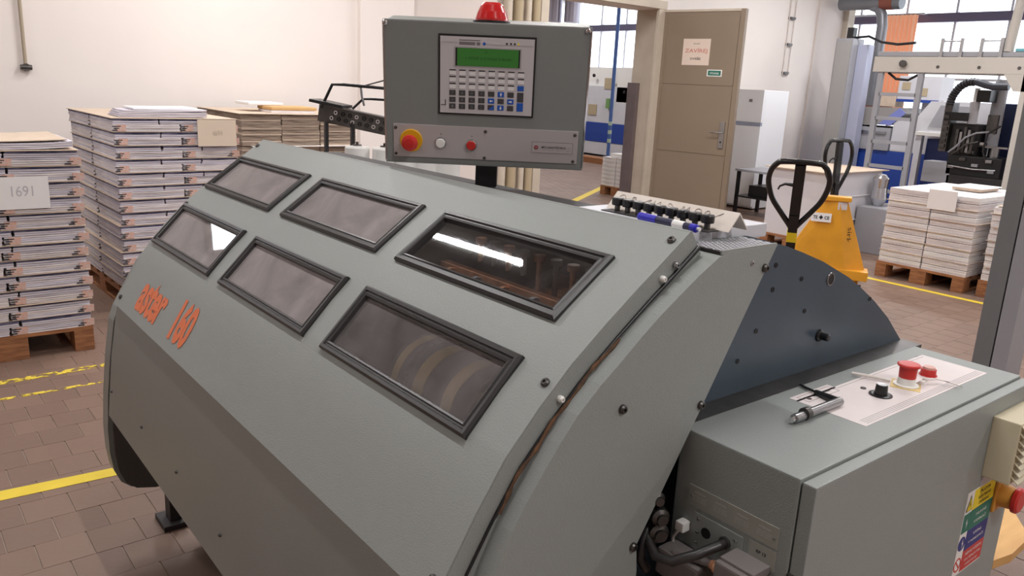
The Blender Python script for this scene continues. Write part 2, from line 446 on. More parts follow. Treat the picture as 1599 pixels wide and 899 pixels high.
# conduit on the wall, socket row on the right
o = MB().tube([(1.068, WY - .03, CEIL), (1.068, WY - .03, 1.56)], .014).build('wall_conduit', conduit)
tag(o, 'thin beige conduit pipe running down the wall at the far left', 'pipe')
MB().tube([(1.03, WY - .03, 1.545), (1.11, WY - .03, 1.545)], .02).cyl((1.07, WY, 1.545), (1.07, WY - .045, 1.545), .03).build('pipe_clamp', steeld, o)
t = thing('wall_bracket_strip', 'pair of thin wall tubes with three dark clips right of the door', 'pipe', (11.48, WY, 1.9))
for x in (11.42, 11.56): MB().tube([(x, WY - .02, 3.8), (x, WY - .02, 1.94)], .008).build('tube', wall_g, t)
for z in (2.78, 2.39, 1.96): MB().box(11.42, 11.55, WY - .05, WY, z, z + .035, .003).build('clip', steeld, t)

# wall pipes left of the doorway
t = thing('wall_pipe_group', 'brown and beige vertical pipes beside the left door jamb', 'pipe', (6.1, WY - .06, 0))
for x, r_, m_ in ((5.84, .055, frame_m), (5.99, .06, tanv), (6.14, .04, frame_m), (6.26, .05, tanv)):
    MB().cyl((x, WY - .075, 0), (x, WY - .075, CEIL - .01), r_).build('pipe', m_, t)

# ceiling lamps (housings)
lamp0 = None
for i, (x, y, w_) in enumerate(TUBES):
    if lamp0 is None:
        lamp0 = thing('ceiling_lamp', '', 'lamp', (x, y, CEIL - .1))
        MB().box(-.08, .08, -.60, .60, 0, .1, .01).build('housing', white_p, lamp0, local=True, off=(0, 0, 0))
        L_ = lamp0
    else:
        L_ = copytree(lamp0)
    L_.location = (x, y, CEIL - .1)
    L_['label'] = 'unseen fluorescent ceiling lamp above the machine hall'; L_['category'] = 'lamp'; L_['group'] = 'fluorescent ceiling lamps'

# ================================================================== THE STITCHING MACHINE
PR0 = [(1.04, 1.381), (.98, 1.338), (.92, 1.296), (.86, 1.252), (.79, 1.197), (.73, 1.14), (.67, 1.075), (.620, 1.000), (.585, .941), (.55, .881), (.523, .72), (.502, .522)]
SS = [0]
for a_, b_ in zip(PR0, PR0[1:]): SS.append(SS[-1] + math.hypot(b_[0] - a_[0], b_[1] - a_[1]))
def _nrm(i):
    a_, b_ = PR0[max(i - 1, 0)], PR0[min(i + 1, len(PR0) - 1)]
    t = Vector((b_[0] - a_[0], 0, b_[1] - a_[1])).normalized(); return Vector((t.z, 0, -t.x))
def surf(s, y, h=0):
    s = max(0, min(s, SS[-1] - 1e-6))
    for i in range(len(SS) - 1):
        if SS[i] <= s <= SS[i + 1]:
            u = (s - SS[i]) / (SS[i + 1] - SS[i]); a_, b_ = PR0[i], PR0[i + 1]
            n = (_nrm(i) * (1 - u) + _nrm(i + 1) * u).normalized()
            return Vector((a_[0] + (b_[0] - a_[0]) * u, y, a_[1] + (b_[1] - a_[1]) * u)) + n * h
Y0, Y1 = .817, 2.62
mach = thing('stitching_machine', 'large grey book sewing machine with curved hood and six framed windows', 'machine', (1.1, 1.7, 0))
WIN = [(s0, s1, y0, y1) for (s0, s1) in ((.096, .254), (.331, .489)) for (y0, y1) in ((2.08, 2.592), (1.492, 1.998), (.907, 1.409))]
IN = .018
sb = sorted(set([round(v, 4) for v in SS if v <= .7111] + [round(w[0] + IN, 4) for w in WIN] + [round(w[1] - IN, 4) for w in WIN]))
ybk = sorted(set([Y0, Y1] + [round(w[2] + IN, 4) for w in WIN] + [round(w[3] - IN, 4) for w in WIN]))
mb = MB()
idx = {}
vs = []
for i, s_ in enumerate(sb):
    for j, y in enumerate(ybk): idx[i, j] = len(vs); vs.append(surf(s_, y))
fs = []
for i in range(len(sb) - 1):
    for j in range(len(ybk) - 1):
        cs, cy = (sb[i] + sb[i + 1]) / 2, (ybk[j] + ybk[j + 1]) / 2
        if any(w[0] + IN < cs < w[1] - IN and w[2] + IN < cy < w[3] - IN for w in WIN): continue
        fs.append((idx[i, j], idx[i + 1, j], idx[i + 1, j + 1], idx[i, j + 1]))
mb.add(vs, fs, True)
hood = mb.build('upper_hood', hood_m, mach)
md = hood.modifiers.new('s', 'SOLIDIFY'); md.thickness = .003; md.offset = 0; crisp(hood)
# folded end flanges and top lip of the hood
for y in (Y0 + .0005, Y1 - .0005):
    mb = MB()
    pts = [surf(s_, y, -.001) for s_ in [v for v in SS if v <= .712]]
    pin = [surf(s_, y, -.05) for s_ in [v for v in SS if v <= .712]]
    n = len(pts); mb.add(pts + pin, [(i, i + 1, n + i + 1, n + i) for i in range(n - 1)])
    fl = mb.build('hood_flange', hood_m, mach); md = fl.modifiers.new('s', 'SOLIDIFY'); md.thickness = .003; md.offset = 0; crisp(fl)
mb = MB(); mb.box(1.036, 1.044, Y0, Y1, 1.345, 1.381, .0015); mb.build('hood_lip', hood_m, mach)
# lower panel
mb = MB(); ls = [.711, .79, .874, .97, 1.072]
vs = [surf(s_, y, -.004) for s_ in ls for y in (Y0 + .01, Y1 - .012)]
mb.add(vs, [(2 * i, 2 * i + 1, 2 * i + 3, 2 * i + 2) for i in range(len(ls) - 1)], True)
lp = mb.build('lower_hood_panel', body_m, mach); md = lp.modifiers.new('s', 'SOLIDIFY'); md.thickness = .003; md.offset = 0; crisp(lp)
mb = MB(); e0, e1 = surf(1.072, Y0 + .01, -.004), surf(1.072, Y1 - .012, -.004)
mb.box(e0.x, e0.x + .03, Y0 + .01, Y1 - .012, e0.z - .003, e0.z)
mb.build('lower_lip', body_m, mach)

def ring_frame(w):
    s0, s1, y0, y1 = w
    A = surf(s0, 0); B = surf(s1, 0); sm = surf((s0 + s1) / 2, 0)
    def P(u, v, h):      # u along s 0..1 length, v along y
        t = (B - A); ln = t.length; t = t / ln; n = Vector((t.z, 0, -t.x))
        if n.z < 0: n = -n
        p = A + t * u + n * (h + .0008); return Vector((p.x, v, p.z))
    ln = (B - A).length
    prof = [(0, -.004), (0, .007), (.004, .0115), (.010, .0115), (.012, .008), (.015, .008), (.017, .0105), (.021, .009), (.023, -.003), (.023, -.008)]
    mb = MB()
    loops = [[P(i_, y0 + i_, h), P(ln - i_, y0 + i_, h), P(ln - i_, y1 - i_, h), P(i_, y1 - i_, h)] for i_, h in prof]
    vs = [p for l in loops for p in l]
    mb.add(vs, [(4 * k + q, 4 * k + (q + 1) % 4, 4 * k + 4 + (q + 1) % 4, 4 * k + 4 + q) for k in range(len(prof) - 1) for q in range(4)])
    pb = MB(); i_ = .0215
    c0 = [P(i_, y0 + i_, .001), P(ln - i_, y0 + i_, .001), P(ln - i_, y1 - i_, .001), P(i_, y1 - i_, .001)]
    c1 = [P(i_, y0 + i_, -.002), P(ln - i_, y0 + i_, -.002), P(ln - i_, y1 - i_, -.002), P(i_, y1 - i_, -.002)]
    nz = (c0[1] - c0[0]).cross(c0[2] - c0[0]).z
    pb.add(c0, [(0, 1, 2, 3)] if nz > 0 else [(3, 2, 1, 0)])
    return mb, pb
for w, pmn in zip(WIN, (pane_reflect_haze, pane_reflect_haze, pane_clear, pane_reflect_haze, pane_reflect_haze, pane_mid)):
    f_, p_ = ring_frame(w)
    fo = f_.build('window_frame', rubber, mach)
    p_.build('pane', pmn, fo, recalc=False)

def screw_on(p, n, r=.006, h=.004, mat=steeld, par=mach, name='screw'):
    p, n = Vector(p), Vector(n).normalized()
    mb = MB(); mb.lathe(p, n, [(0, r), (h * .6, r), (h, r * .7), (h, r * .35), (h * .4, r * .3), (h * .4, 0)], 12)
    return mb.build(name, mat, par)
for s_, y in ((.03, .836), (.354, .837), (.681, 2.596), (.33, 2.60), (.033, 2.60), (.68, .837)):
    screw_on(surf(s_, y, .001), surf(s_, y, 1) - surf(s_, y), .0075, .006)
for s_, y in ((.974, 1.922), (.989, 1.605), (.974, 2.24), (.983, 2.58), (.985, 1.28)):
    screw_on(surf(s_, y, -.002), surf(s_, y, 1) - surf(s_, y), .0045, .004)
# screws on the near end flange
for s_ in (.06, .095, .36):
    p = surf(s_, Y0, -.02); screw_on((p.x, Y0 - .001, p.z), (0, -1, 0), .0055, .009, white_p if s_ != .06 else steel)
# orange lettering
def hood_text(body, sc, yc, w, h, bold, sp):
    tb = text_mb(body, w, h, bold, spacing=sp)
    bm = bmesh.new(); vv = [bm.verts.new(v) for v in tb.v]
    for f in tb.f:
        try: bm.faces.new([vv[i] for i in f])
        except ValueError: pass
    for k_ in range(11):
        bmesh.ops.bisect_plane(bm, geom=bm.verts[:] + bm.edges[:] + bm.faces[:], plane_co=(0, -h / 2 + h * (k_ + .5) / 11, 0), plane_no=(0, 1, 0))
    for sv in SS: bmesh.ops.bisect_plane(bm, geom=bm.verts[:] + bm.edges[:] + bm.faces[:], plane_co=(0, sc - sv, 0), plane_no=(0, 1, 0))
    bm.verts.index_update(); fs = [[v.index for v in f.verts] for f in bm.faces]; cs = [v.co.copy() for v in bm.verts]; bm.free()
    tb = MB(); tb.add([tuple(surf(sc - v[1], yc - v[0], .0028)) for v in cs], fs)
    tb.build('orange_lettering', orange, mach)
hood_text('aster', .628, 2.338, .225, .105, .038, .95)
hood_text('160', .622, 2.062, .125, .118, .045, .95)

# near end cover
CPR = [(1.203, 1.356), (1.077, 1.356), (1.045, 1.350), (1.0, 1.325), (.955, 1.297), (.915, 1.271), (.878, 1.244), (.841, 1.215), (.797, 1.182), (.754, 1.144), (.723, 1.108), (.694, 1.07), (.667, 1.033), (.642, .994), (.612, .935),
       (.582, .865), (.556, .77), (.54, .65), (.532, .5), (.54, .38), (.57, .29), (.63, .25), (.91, .25), (.916, .83), (.908, .881), (1.039, 1.089), (1.114, 1.212)]
def prism_bev(pts, lo, hi, bev):
    mb = MB(); mb.prism(pts, lo, hi, 'y')
    bm = bmesh.new(); vv = [bm.verts.new(v) for v in mb.v]
    for f in mb.f: bm.faces.new([vv[i] for i in f])
    bm.edges.ensure_lookup_table()
    ed = [e for e in bm.edges if abs(e.verts[0].co.y - e.verts[1].co.y) < 1e-6 and abs(e.verts[0].co.y - lo) < 1e-6]
    bmesh.ops.bevel(bm, geom=ed, offset=bev, segments=2, affect='EDGES', profile=.6)
    bm.verts.index_update(); out = MB(); out.add([v.co.copy() for v in bm.verts], [[v.index for v in f.verts] for f in bm.faces]); bm.free(); return out
CK = .779 / .76
CPR = [(x * CK, 1.6 + (z - 1.6) * CK if z > .7 else z) for x, z in CPR]
prism_bev(CPR, .779, .828, .0015).build('end_cover', hood_m, mach)
for x, z in ((1.172, 1.318), (.846, 1.134), (1.037, 1.098), (.908 - .008, .881)):
    screw_on((x * CK, .779, 1.6 + (z - 1.6) * CK), (0, -1, 0), .0078, .007)
screw_on((1.135 * CK, .7792, 1.323), (0, -1, 0), .005, .002, steel)
# rust coloured seal in the gap between hood and end cover
mb = MB(); mb.tube([surf(s_, .811, -.034 - .002 * math.sin(s_ * 60)) for s_ in [.22 + .016 * i for i in range(22)]], .0035, 8,
                   rr=[.002 + .0022 * math.sin(i * 1.9) ** 2 for i in range(22)])
mb.build('gap_seal', rust, mach)
mb = MB(); mb.tube([surf(s_, .8135, -.033) for s_ in [.0 + .02 * i for i in range(34)]], .004, 8, rr=[.0042 - .0018 * min(1, i / 12) for i in range(34)]); mb.build('gap_shade_strip', black, mach)  # black tube paints the shade inside the open gap
# perforated top grille on the cover
GZ = 1.6 + (1.356 - 1.6) * CK
MB().box(1.075, 1.228, .782, .85, GZ - .004, GZ + .0008).build('grille_plate', dark_m, mach)
mb = MB(); x0, x1, y0, y1 = 1.078, 1.228, .781, .852
def clipbar(mb, cx, cy, ang, wdt, z):
    dx, dy = math.cos(ang), math.sin(ang); ts = []
    lo, hi = -9, 9
    for c, d, a_, b_ in ((cx, dx, x0, x1), (cy, dy, y0, y1)):
        t0, t1 = (a_ - c) / d, (b_ - c) / d
        if t0 > t1: t0, t1 = t1, t0
        lo, hi = max(lo, t0), min(hi, t1)
    if hi - lo < .003: return
    nx, ny = -dy * wdt, dx * wdt
    p = [(cx + dx * t + nx * q, cy + dy * t + ny * q) for t, q in ((lo, -1), (hi, -1), (hi, 1), (lo, 1))]
    mb.prism(p, z, z + .0008, 'z')
for k in range(-22, 40):
    clipbar(mb, x0 + k * .0105, y0, R(56), .00105, GZ + .0010)
    clipbar(mb, x0 + k * .0105, y0, R(124), .00105, GZ + .0014)
stuff(mb.build('grille_mesh', lgrey, mach))
MB().box(1.075, 1.231, .7792, .7822, GZ - .004, GZ + .0030).build('grille_rim', hood_m, mach)
MB().box(1.075, 1.231, .85, .853, GZ - .004, GZ + .0030).build('grille_rim', hood_m, mach)

# blue side plate
BPR = [(1.0, 1.305), (1.08, 1.335), (1.16, 1.351), (1.253, 1.350), (1.325, 1.334), (1.39, 1.318), (1.45, 1.30), (1.529, 1.274), (1.645, 1.227), (1.71, 1.194), (1.781, 1.154), (1.858, 1.104), (1.94, 1.038),
       (2.01, .95), (2.06, .84), (2.08, .7), (2.06, .5), (1.95, .25), (.75, .25), (.66, .5), (.66, .9), (.72, 1.05), (.85, 1.2)]
MB().prism(BPR, .855, .875, 'y').build('side_plate', blue_m, mach)
k = .855 / .835
holes = [(1.324, 1.292), (1.42, 1.254), (1.324, 1.244), (1.712, 1.175), (1.448, 1.184), (1.286, 1.167), (1.238, 1.115), (1.564, 1.044)]
for x, z in holes:
    x, z = x * k, 1.6 + (z - 1.6) * k
    MB().cyl((x, .8542, z), (x, .8548, z), .0045, n=12).lathe((x, .8545, z), (0, -1, 0), [(0, .0052), (.001, .0052), (.001, .004)], 12).build('tapped_hole', [black], mach)
x, z = 1.53 * k, 1.6 + (1.241 - 1.6) * k
MB().cyl((x, .8535, z), (x, .8548, z), .012, n=16).build('bore', black, mach)
MB().lathe((x, .854, z), (0, -1, 0), [(0, .0145), (.0015, .014), (.0015, .0115)], 20).build('bore_ring', steel, mach)
x, z = 1.518 * k, 1.6 + (1.121 - 1.6) * k
MB().lathe((x, .8545, z), (0, -1, 0), [(0, .014), (.004, .013), (.006, .008), (.022, .008), (.024, .005), (.024, 0)], 16).build('stud', black, mach)
MB().box(1.03, 1.95, .806, .855, 1.024, 1.036).build('seal_strip', steeld, mach)
# far end cover and far side plate
FPR = [(.56, .86), (.545, .82), (.526, .70), (.512, .58), (.503, .46), (.504, .38), (.512, .315), (.53, .27), (.56, .243), (.62, .228), (1.2, .228), (1.2, 1.33), (1.02, 1.33), (.9, 1.25), (.76, 1.13), (.64, 1.0)]
prism_bev(FPR, 2.635, 2.70, .002).build('end_cover', body_m, mach)
MB().prism([(x + .012 if x < .8 else x, z) for x, z in FPR], 2.618, 2.634, 'y').build('side_plate', pm('inner_plate', (92, 88, 86), .6, var=.1), mach)

# inside of the machine seen through the windows
mb = MB(); mb.box(.86, 1.3, .88, 2.6, .5, 1.0); mb.box(1.16, 1.3, .88, 2.6, 1.0, 1.34); mb.build('inner_frame', dark_m, mach)
mb = MB(); mb.box(.74, 1.28, .9, 2.58, .03, .5, .01); mb.build('base_beam_light_block', dark_m, mach)  # carried down near the floor to block light and darken it underneath
MB().box(1.30, 1.32, .88, 2.6, .25, 1.30).build('rear_panel', body_m, mach)
MB().box(1.046, 1.32, .862, 1.16, 1.343, 1.368, .002).build('top_plate', lgrey, mach)
MB().box(1.046, 1.32, 1.16, 2.6, 1.30, 1.312, .002).build('top_plate', body_m, mach)
MB().box(1.046, 1.075, 1.16, 2.58, 1.35, 1.370, .002).build('edge_trim', alu, mach)
rc = (.80, 1.045)
MB().cyl((rc[0], .9, rc[1]), (rc[0], 1.24, rc[1]), .08, n=32).build('roller', pm('roller_grey', (128, 124, 126), .3, .4), mach)
MB().cyl((rc[0], 1.24, rc[1]), (rc[0], 2.58, rc[1]), .035, n=20).build('roller_shaft', dark_m, mach)
for y, w_, m_ in ((1.03, .03, bandy), (1.12, .032, bandy), (1.175, .012, chrome), (1.205, .02, bandy)):
    MB().cyl((rc[0], y, rc[1]), (rc[0], y + w_, rc[1]), .083, n=32).build('roller_band', m_, mach)
MB().cyl((rc[0], .915, rc[1]), (rc[0], .985, rc[1]), .084, n=32).build('roller_collar', steel, mach)
MB().box(.675, .70, 1.2, 2.5, .985, 1.0).build('guide_rod', steel, mach)
MB().tube([(.66, 1.1, .93), (.69, 1.2, 1.0), (.70, 1.28, .98), (.69, 1.36, .93), (.70, 1.5, .92)], .005).build('cable', black, mach)
MB().tube([(.67, .93, .95), (.68, 1.0, .965), (.66, 1.08, .955), (.68, 1.18, .97)], .006).build('cable', black, mach)
mb = MB(); mb.box(1.02, 1.14, 1.0, 1.35, 1.17, 1.21, .004); mb.build('needle_bar', brass, mach)
for i in range(8):
    y = 1.0 + i * .048
    MB().cyl((1.0, y, 1.2), (1.0, y, 1.27), .006, n=10).cyl((1.0, y, 1.27), (1.0, y, 1.282), .012, n=10).build('needle_holder', brass if i % 2 else steel, mach)
    MB().box(.9, .94, y - .012, y + .012, 1.12, 1.19 + .01 * (i % 3), .002).build('gripper', steeld, mach)
MB().box(.94, .96, .93, 1.4, 1.19, 1.225).build('guide_rail', brass, mach)
mb = MB(); mb.prism([(.96, 1.2), (1.12, 1.27), (1.12, 1.285), (.96, 1.215)], 1.15, 1.38); mb.build('cover_flap', dark_m, mach)

rq = random.Random(12)
for i in range(16):
    y, x, z = .95 + rq.random() * .42, .88 + rq.random() * .12, 1.13 + rq.random() * .06
    M_ = Matrix.Translation((x, y, z)) @ Matrix.Rotation(rq.uniform(-.8, .8), 4, 'Z') @ Matrix.Rotation(rq.uniform(-.5, .5), 4, 'Y')
    MB().box(-.03, .03, -.008, .008, -.006, .006, .002).build('link_arm', (steel, brass, mgrey, steeld)[i % 4], mach, M=M_)
for i in range(5): MB().cyl((.93, .98 + i * .09, 1.2), (.93, .99 + i * .09, 1.2), .022, n=18).build('cam_disc', (brass, mgrey)[i % 2], mach)

# thumb knobs on the top plate behind the hood
for i in range(9):
    y = 1.082 - i * .0273
    MB().cyl((1.14, y, 1.3685), (1.14, y, 1.382), .0055, n=12).build('knob_stem', steeld, mach)
    MB().lathe((1.14, y, 1.381), (0, 0, 1), [(0, .005), (0, .011), (.002, .0118), (.012, .0118), (.0145, .0105), (.0155, .0), ], 20).build('knob', black, mach)
MB().box(1.118, 1.15, .845, 1.105, 1.3682, 1.370).build('knob_rail', dark_m, mach)
# feet
for x, y in ((.67, 2.70), (.66, .95), (1.2, 2.45), (1.2, .95)):
    MB().box(x, x + .1, y, y + .12, .0, .02, .003).box(x + .03, x + .07, y + .03, y + .09, .02, .17).build('foot', dark_m, mach)
# chrome edge strip along the back of the hood

# ------------------------------------------------------------------ marker pen and bent sheet on the machine
pA, pB = Vector((1.098, .985, 1.3766)), Vector((1.092, .845, 1.3766)); dd = (pB - pA).normalized()
t = thing('marker_pen', 'blue capped marker pen lying along the hood edge before the black knobs', 'marker', tuple(pA))
MB().lathe(pA, dd, [(0, 0), (0, .007), (.002, .0078), (.045, .0078), (.045, .0074)], 18).build('cap', marker_b, t)
MB().lathe(pA + dd * .0452, dd, [(0, .0073), (.08, .0073)], 18).build('barrel', pm('marker_barrel', (34, 34, 66), .35), t)
MB().lathe(pA + dd * .125, dd, [(0, .0074), (.011, .0074), (.013, .006), (.013, .003)], 18).build('end_plug', marker_b, t)
MB().lathe(pA + dd * .138, dd, [(0, .003), (.006, .0035), (.006, 0)], 12).build('end_tip', white_p, t)
MB().lathe(pA + dd * .085, dd, [(0, .0076), (.026, .0076)], 18).build('white_label', white_p, t)

t = thing('bent_metal_sheet', 'folded off-white metal sheet with faint pencil scribbles behind the black knobs', 'sheet', (1.18, .98, 1.369))
mb = MB(); mb.prism([(1.152, 1.3692), (1.181, 1.4015), (1.209, 1.3692), (1.2065, 1.3692), (1.181, 1.398), (1.1545, 1.3692)], .827, 1.124, 'y')
mb.build('sheet', pm('offwhite_sheet', (226, 216, 206), .5, rgb2=(216, 205, 194), vscale=20), t)
pencil = pm('pencil_grey', (150, 142, 136), .8)
nn = Vector((-.0345, 0, .031)).normalized(); tt = Vector((.031, 0, .0345)).normalized()
for i, y in enumerate((1.10, 1.07, 1.035, 1.01, .975, .94, .91, .89, .865)):
    q = Vector((1.1715, y, 1.391)) + nn * .0006
    pts = []
    for k in range(9):
        a_ = k / 8 * 2 * PI * (.6 + .1 * (i % 3)); pts.append(q + Vector((0, 1, 0)) * .008 * math.cos(a_ + i) + tt * .007 * math.sin(a_ * (1 + (i % 2))))
    MB().tube(pts, .0005, 4).build('pencil_mark', pencil, t)

# ================================================================== CONTROL CONSOLE
P0 = Vector((.997, 1.758, 1.737)); ex = Vector((.76855, -.63978, .00454)); ey = Vector((.1097, .1247, -.986))
ey = (ey - ex * ex.dot(ey)).normalized(); en = ex.cross(ey).normalized()    # en points away from the camera
CW, CHh = .5, .3484
con = thing('control_console', 'grey control console with keypad and green display on a black post', 'control panel', (1.255, 1.66, 1.3125))
CM = Matrix(((ex.x, ey.x, en.x, P0.x), (ex.y, ey.y, en.y, P0.y), (ex.z, ey.z, en.z, P0.z), (0, 0, 0, 1)))
def cp(mb, name, mat, par=None):
    return mb.build(name, mat, par or con, M=CM)
cp(MB().box(.003, CW - .003, .003, CHh - .003, .004, .12, .006), 'housing', body_m)
cp(MB().box(0, CW, 0, CHh, -.002, .005, .0035), 'front_plate', pm('console_face_paint', (129, 131, 129), .45, bump=.1, bscale=300))
for x in (-.001, CW - .004): cp(MB().box(x, x + .005, .008, CHh - .006, -.004, .02, .002), 'side_trim', chrome)
for x in (.006, CW - .010): cp(MB().lathe((x, .008, -.003), (0, 0, -1), [(0, .007), (.004, .0065), (.006, .003), (.006, 0)], 14), 'corner_bolt', chrome)
kb = cp(MB().box(.134, .369, .028, .2195, -.006, -.002, .0015), 'keypad_bezel', black)
cp(MB().box(.1385, .3645, .033, .215, -.0072, -.0055), 'keypad_face', keyp)
cp(MB().box(.172, .3345, .0555, .104, -.0082, -.007), 'screen_bezel', pm('screen_bezel_grey', (170, 164, 166), .4))
cp(MB().box(.1755, .331, .0585, .1005, -.0088, -.0078), 'screen_surround', black)
sc_ = cp(MB().box(.1795, .3275, .0588, .1003, -.0093, -.0085), 'screen', lcd)
def ctext(body, w, h, x, y, mat, z, bold=0, par=None):
    tb = text_mb(body, w, h, bold); tb.v = [(v[0] + x, y - v[1], z) for v in tb.v]
    return cp(tb, 'printed_text', mat, par)
ctext('- 1 STOP 2 CYCLE 3 RUN -', .125, .006, .254, .082, lcdink, -.0096, .01)
ctext('A', .006, .006, .25, .067, lcdink, -.0096)
KX = [.169 + i * .02373 for i in range(8)]
KY = [.1165, .1325, .149, .1655, .182, .198]
for r_ in range(6):
    for c_ in range(8):
        if c_ == 7 and r_ >= 3: continue
        m_ = keyw if r_ < 3 else keyd
        if (r_, c_) in ((2, 7), (3, 5), (4, 4), (4, 6), (5, 5)): m_ = keyb
        x, y = KX[c_], KY[r_]
        kk = MB().box(x - .0078, x + .0078, y - .0062, y + .0062, -.0086, -.007, .0006)
        ob = cp(kk, 'key', m_)
        if r_ < 3 and m_ is keyw:
            cp(MB().box(x - .0078, x + .0078, y - .0068, y - .0042, -.0090, -.0084), 'key_band', black, ob)
        if (r_, c_) == (5, 4):
            kb2 = MB(); kb2.add([(x - .0075, y + .006, -.0088), (x + .0075, y + .006, -.0088), (x + .0075, y - .006, -.0088)], [(0, 1, 2)]); cp(kb2, 'key_print', keyb, ob)
        rot = {(3, 5): -90, (4, 4): 180, (4, 6): 0, (5, 5): 90}.get((r_, c_))
        if rot is not None:
            ca, sa = math.cos(R(rot)), math.sin(R(rot))
            ar = [(.0042, 0), (.0008, .0034), (.0008, .0013), (-.004, .0013), (-.004, -.0013), (.0008, -.0013), (.0008, -.0034)]
            kb2 = MB(); kb2.add([(x + a_ * ca - b_ * sa, y + a_ * sa + b_ * ca, -.0089) for a_, b_ in ar], [tuple(range(7))]); cp(kb2, 'key_arrow', white_p, ob)
        if r_ >= 3 and m_ is keyd and c_ < 4:
            tb = text_mb('789X456Y123Z'[(r_ - 3) * 4 + c_], .004, .006, 0); tb.v = [(v[0] + x, y - v[1], -.0089) for v in tb.v]; cp(tb, 'key_print', pm('k', (120, 118, 120), .5) if 'k' not in MATS else MATS['k'], ob)
x = KX[7]
cp(MB().box(x - .0078, x + .0078, .159, .182, -.0086, -.007, .0006), 'key', keyd)
cp(MB().box(x - .0078, x + .0078, .184, .2045, -.0086, -.007, .0006), 'key', keyb)
cp(MB().box(.184, .222, .0445, .0515, -.0078, -.007), 'logo_block', pm('logo_grey', (120, 112, 114), .5))
cp(MB().box(.226, .234, .0445, .0515, -.0078, -.007), 'logo_block', MATS['logo_grey'])
cp(MB().box(.184, .234, .040, .0412, -.0078, -.007), 'header_line', ink)
cp(MB().prism([(.244, .043), (.2485, .0475), (.244, .052), (.2395, .0475)], -.0078, -.007, 'z'), 'blue_emblem', keyb)
for xx in (.296, .306, .315, .324): cp(MB().box(xx, xx + .004, .043, .0475, -.0078, -.007), 'status_icon', ink if xx < .32 else yelsign)
cp(MB().box(.141, .153, .195, .1965, -.0078, -.007).box(.1505, .1525, .183, .196, -.0078, -.007), 'side_mark', ink)
cp(MB().box(.25, .36, .0485, .0489, -.0078, -.007).box(.141, .18, .0465, .0469, -.0078, -.007), 'header_rule', MATS['logo_grey'])
# button strip
cp(MB().box(.0215, .4845, .2485, .331, -.005, -.002, .0008), 'button_plate', alu)
for x, y in ((.027, .258), (.252, .259), (.476, .258), (.475, .325), (.251, .326), (.027, .324)):
    cp(MB().lathe((x, y, -.005), (0, 0, -1), [(0, .0042), (.002, .0038), (.0025, .0015), (.0012, 0)], 12), 'screw', steeld)
cp(MB().lathe((.066, .289, -.005), (0, 0, -1), [(0, .0285), (.003, .0285), (.004, .027), (.004, 0)], 32), 'emergency_ring', yel_p)
cp(MB().lathe((.066, .289, -.009), (0, 0, -1), [(0, .012), (.018, .012), (.020, .019), (.026, .0205), (.031, .019), (.034, .012), (.035, 0)], 32), 'emergency_button', red)
cp(MB().lathe((.140, .292, -.005), (0, 0, -1), [(0, .0145), (.005, .014), (.006, .012), (.0055, .0118)], 28), 'button_collar', steel)
cp(MB().lathe((.140, .292, -.005), (0, 0, -1), [(0, .0118), (.007, .0118), (.0085, .0105), (.0085, 0)], 28), 'white_button', white_p)
cp(MB().lathe((.217, .294, -.005), (0, 0, -1), [(0, .0145), (.005, .014), (.006, .012), (.0055, .0118)], 28), 'button_collar', steel)
cp(MB().lathe((.217, .294, -.005), (0, 0, -1), [(0, .0118), (.008, .0118), (.0095, .0105), (.0095, 0)], 28), 'red_button', red)
ctext('I', .0015, .004, .141, .270, ink, -.0054)
ctext('0', .003, .004, .218, .272, ink, -.0054)
bp_ = cp(MB().box(.369, .4725, .2785, .3065, -.0056, -.0045), 'brand_plate', pm('brand_border', (84, 70, 74), .5))
cp(MB().box(.3698, .4717, .2793, .3057, -.0060, -.005), 'plate_field', alu, bp_)
cp(MB().lathe((.3805, .2925, -.0058), (0, 0, -1), [(0, .0055), (.001, .005), (.001, 0)], 18), 'round_emblem', pm('emblem_red', (140, 48, 56), .5), bp_)
ctext('M', .004, .003, .3805, .2925, alu, -.0070, .02, bp_)
ctext('MECCANOTECNICA', .061, .0056, .4245, .2915, ink, -.0063, .02, bp_)
ctext('s.p.a.', .009, .003, .4625, .2925, MATS['logo_grey'], -.0063, 0, bp_)
ctext('macchine per legatoria - Italia', .072, .0022, .431, .2985, MATS['logo_grey'], -.0063, 0, bp_)
# beacon
bc = P0 + ex * .257 + en * .055 - Vector((0, 0, .008))
MB().lathe(bc + Vector((0, 0, 0)), (0, 0, 1), [(-.006, .046), (.006, .046), (.006, .042)], 28).build('beacon_base', black, con)
MB().lathe(bc + Vector((0, 0, .005)), (0, 0, 1), [(0, .041), (.006, .041), (.022, .036), (.038, .028), (.044, .022), (.045, 0)], 12).build('beacon_lens', redl, con)
# post
pc = P0 + ex * .255 + ey * CHh + en * .06
MB().box(-.045, .045, -.03, .03, -.012, .0, .002).build('post_flange', black, con, M=Matrix.Translation(pc) @ Matrix.Rotation(math.atan2(ex.y, ex.x), 4, 'Z'))
MB().box(-.028, .028, -.028, .028, -(pc.z - 1.3125), 0, .003).build('post', black, con, M=Matrix.Translation(pc - Vector((0, 0, .0))) @ Matrix.Rotation(math.atan2(ex.y, ex.x), 4, 'Z'))

